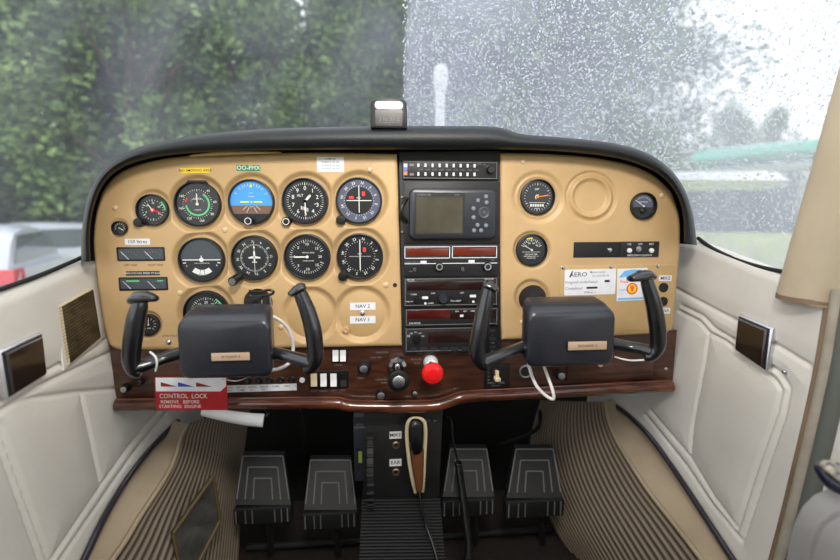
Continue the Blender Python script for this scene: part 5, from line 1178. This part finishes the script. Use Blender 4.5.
for s_ in (-1, 1):
    mb = MB(); c = Vector((fc_.x+s_*.9, fc_.y-.3*s_, .2)); mb.tube([c+Vector((-.08, 0, 0)), c+Vector((.08, 0, 0))], .22, n=20); wl = part('wheel', mb, 'black', o)
    mb = MB(); mb.tube([c, Vector((fc_.x, fc_.y, 1.3))], .04, n=8); part('gear_leg', mb, 'acgrey', o)
# low-wing white aeroplane
tp = px_at(764, 187, 6.5); rt = px_at(640, 188, 6.2)
o = thing('parked_airplane', 'white aeroplane whose blunt wing tip shows below the teal wing', 'airplane', (rt.x, rt.y, 0))
mb = wingmb(rt, tp, 1.2, .7, .15); part('wing', mb, 'acwhite', o, smooth=.8)
mb = MB(); mb.tube([rt+Vector((-.4, 1.0, -.9)), rt+Vector((-.4, 1.0, -.1))], .08, n=10); mb.tube([Vector((rt.x-1.5, rt.y-1.2, rt.z-.25)), Vector((rt.x-1.0, rt.y, rt.z-.3)), Vector((rt.x-.2, rt.y+2.6, rt.z-.3)), Vector((rt.x+.8, rt.y+6, rt.z-.1))], [.3, .5, .5, .15], n=18, sub=4); part('fuselage', mb, 'acwhite', o)
mb = MB(); c = Vector((rt.x-.4, rt.y+1, .25)); mb.tube([c+Vector((-.08, 0, 0)), c+Vector((.08, 0, 0))], .25, n=20); part('wheel', mb, 'black', o)
mb = MB(); mb.tube([c, rt+Vector((-.4, 1.0, -.5))], .05, n=8); part('gear_leg', mb, 'acgrey', o)
# propeller blade
o = thing('propeller', 'white blunt-ended propeller blade standing upright beyond the glareshield', 'propeller', W(440, 300, 2.0))
YY = 2.0; pts = [(440, 330, .02), (440, 250, .022), (440, 160, .021), (440, 110, .020), (440.3, 92, .022), (440.6, 84, .030), (440.8, 74, .031), (441, 68, .027), (441, 64.5, .014)]
mb = MB(); mb.tube([W(x, y, YY) for x, y, r in pts], [r for *_, r in pts], n=16, flat=.4, up=(0, 1, 0), sub=3); part('blade', mb, 'acwhite', o, smooth=1.2)
c = W(440, 330, YY); mb = MB(FI@Matrix.Translation((c.x, c.z, -YY))); mb.lathe([(.09, -.12), (.12, -.05), (.12, .05), (.09, .12)], n=24); part('hub', mb, 'steel', o)
# own engine cowling, hidden under the hood
mb = MB(); mb.tube([Vector((.055, 1.32, EYE-.26)), Vector((.055, 1.5, EYE-.27)), Vector((.07, 1.85, EYE-.3)), Vector((.1, 1.92, EYE-.31))], [.26, .24, .20, .17], n=28, sub=3); part('engine_cowling', mb, 'acwhite', label='white engine cowling in front of the firewall', cat='cowling')
# cars at left
M['silver'] = mat('silver_car_paint', (205,210,222), .3, metal=0, coat=.6); M['redreflection'] = mat('red_reflection_stand_in', (196,40,58), .3, coat=.6); M['carglass'] = mat('car_glass_painted_sky', (84,92,102), .12, coat=.7); M['taillight'] = mat('red_tail_lamp', (214,40,50), .25, coat=.5)  # car glass is greyed to imitate the sky it reflects
def car(origin, rot, paint, label, sc=1.0):
    """hatchback; local x forward, y left, z up; 4 m long"""
    T = Matrix.Translation(origin)@Matrix.Rotation(rot, 4, 'Z')@Matrix.Scale(sc, 4)
    o = thing('car', label, 'car', origin)
    low = [(-2.0, .35), (-2.05, .6), (-2.0, .85), (-1.9, .98), (1.0, .95), (1.75, .82), (2.0, .62), (2.02, .35)]
    up_ = [(-1.95, .93), (-1.72, 1.25), (-1.5, 1.42), (-1.0, 1.48), (-.1, 1.46), (.25, 1.36), (1.02, .93)]
    def slab(prof, w_, inset, mb, steps=6):
        rings = []
        for k in range(steps*2+1):
            t = -1+k/steps; y = w_*t; f_ = 1-inset*abs(t)**5
            cx = sum(p[0] for p in prof)/len(prof); zb = prof[0][1]
            rings.append([(cx+(x-cx)*f_, y, zb+(z-zb)*(1-(1-f_)*1.2)) for x, z in prof])
        n = len(prof); vs = [v for r in rings for v in r]; fs = [tuple(range(n)), tuple(range(len(vs)-n, len(vs)))[::-1]]
        for k in range(len(rings)-1):
            for i in range(n): j = (i+1) % n; fs.append((k*n+i, k*n+j, (k+1)*n+j, (k+1)*n+i))
        mb.add(vs, fs); return mb
    mb = MB(T); slab(low, .86, .06, mb); part('body', mb, paint, o, smooth=.9)
    mb = MB(T); slab(up_, .74, .10, mb); part('roof', mb, paint, o, smooth=.9)
    mb = MB(T); mb.add([(-2.0+.06, -.60, .98), (-2.0+.06, .60, .98), (-1.64, .52, 1.36), (-1.64, -.52, 1.36), (-1.9, -.60, .97), (-1.9, .60, .97), (-1.58, .52, 1.33), (-1.58, -.52, 1.33)], [(0, 3, 2, 1), (4, 5, 6, 7), (0, 1, 5, 4), (1, 2, 6, 5), (2, 3, 7, 6), (3, 0, 4, 7)]); part('rear_window', mb, 'carglass', o)
    for s_ in (-1, 1):
        mb = MB(T); q = [(-1.55, .98), (-1.35, 1.34), (-.1, 1.36), (.2, 1.28), (.8, .98)]; mb.add([(x, s_*.755, z) for x, z in q]+[(x, s_*.70, z) for x, z in q], [(0, 1, 2, 3, 4), (9, 8, 7, 6, 5)]+[(i, (i+1) % 5, 5+(i+1) % 5, 5+i) for i in range(5)]); part('side_window', mb, 'carglass', o)
        mb = MB(T); mb.add([(x, s_*y, z) for x, y, z in ((-2.07, .50, .78), (-2.03, .84, .78), (-1.98, .84, .95), (-2.02, .50, .95), (-1.9, .50, .78), (-1.7, .875, .78), (-1.7, .87, .95), (-1.9, .50, .95))], [(0, 1, 2, 3), (7, 6, 5, 4), (0, 4, 5, 1), (1, 5, 6, 2), (2, 6, 7, 3), (3, 7, 4, 0)]); part('tail_lamp', mb, 'taillight', o)
        for x in (-1.3, 1.3):
            mb = MB(T); mb.tube([(x, s_*.70, .31), (x, s_*.88, .31)], .31, n=24); wv = part('wheel', mb, 'black', o)
            mb = MB(T); mb.tube([(x, s_*.86, .31), (x, s_*.885, .31)], .19, n=20); part('hubcap', mb, 'steel', wv)
p = px_at(-22, 219, 9.4); car((p.x, p.y, 0), math.radians(112), 'silver', 'silver hatchback with a red tail lamp seen over the left sill')
p = px_at(84, 219, 12.6); car((p.x, p.y, 0), math.radians(60), 'silver', 'silver car with dark side glass parked right of the hatchback beyond the left sill')
p = px_at(128, 219, 6.6); car((p.x, p.y, -.0), math.radians(100), 'redreflection', 'low red car shape standing in for a red reflection above the left sill', sc=.72)  # car shape added in place of a red reflection along the sill
# ------------------------------------------------------------------ daylight
wd = bpy.data.worlds.new('overcast'); S.world = wd; wd.use_nodes = True; N, L = wd.node_tree.nodes, wd.node_tree.links
bg = N['Background']; tc = N.new('ShaderNodeTexCoord'); nz = N.new('ShaderNodeTexNoise'); nz.inputs['Scale'].default_value = 1.6; nz.inputs['Detail'].default_value = 4; L.new(tc.outputs['Generated'], nz.inputs['Vector'])
rp = N.new('ShaderNodeValToRGB'); rp.color_ramp.elements[0].position = .3; rp.color_ramp.elements[1].position = .7; rp.color_ramp.elements[0].color = (.80, .83, .88, 1); rp.color_ramp.elements[1].color = (.97, .98, 1, 1); L.new(nz.outputs[0], rp.inputs[0]); L.new(rp.outputs[0], bg.inputs[0]); bg.inputs[1].default_value = 2.3

# unseen cabin roof, aft side panels and rear bulkhead, added to cut sky light
mb = MB(); mb.add([(-.56, .30, EYE+.58), (.67, .30, EYE+.58), (.67, -1.5, EYE+.58), (-.56, -1.5, EYE+.58), (-.56, .30, EYE+.62), (.67, .30, EYE+.62), (.67, -1.5, EYE+.62), (-.56, -1.5, EYE+.62)], [(0, 1, 2, 3), (7, 6, 5, 4), (0, 4, 5, 1), (1, 5, 6, 2), (2, 6, 7, 3), (3, 7, 4, 0)])
part('ceiling', mb, 'leather', kind='structure', smooth=.3)
mb = MB(FI); mb.rect(-.6, EYE-.82, .72, EYE+.6, 1.5, 1.54); part('wall_back', mb, 'leather', kind='structure')
mb = MB()
for x0, x1 in ((-.62, -.55), (.66, .73)):
    n = len(mb.v); mb.add([(x0, -1.5, EYE-.83), (x1, -1.5, EYE-.83), (x1, .13, EYE-.83), (x0, .13, EYE-.83), (x0, -1.5, EYE-.15), (x1, -1.5, EYE-.15), (x1, .13, EYE-.15), (x0, .13, EYE-.15)], [(3, 2, 1, 0), (4, 5, 6, 7), (0, 1, 5, 4), (1, 2, 6, 5), (2, 3, 7, 6), (3, 0, 4, 7)])
part('wall_rear', mb, 'leather', kind='structure', smooth=.3)
mb = MB(); mb.add([(-.62, -1.5, EYE-.79), (.74, -1.5, EYE-.79), (.74, .1, EYE-.79), (-.62, .1, EYE-.79), (-.62, -1.5, EYE-.83), (.74, -1.5, EYE-.83), (.74, .1, EYE-.83), (-.62, .1, EYE-.83)], [(0, 1, 2, 3), (7, 6, 5, 4), (0, 4, 5, 1), (1, 5, 6, 2), (2, 6, 7, 3), (3, 7, 4, 0)])
part('floor', mb, 'carpet', kind='structure')
# unseen fill lamp added under the roof to brighten the panel and walls
ld = bpy.data.lights.new('cabin_fill_lamp', 'AREA'); ld.shape = 'DISK'; ld.size = .22; ld.energy = 5.2; ld.color = (1, .965, .92); ld.spread = math.radians(105)
lo = bpy.data.objects.new('cabin_fill_lamp', ld); COL.objects.link(lo); lo.location = (.06, -.06, EYE+.53); lo.rotation_euler = (math.radians(68), 0, 0)
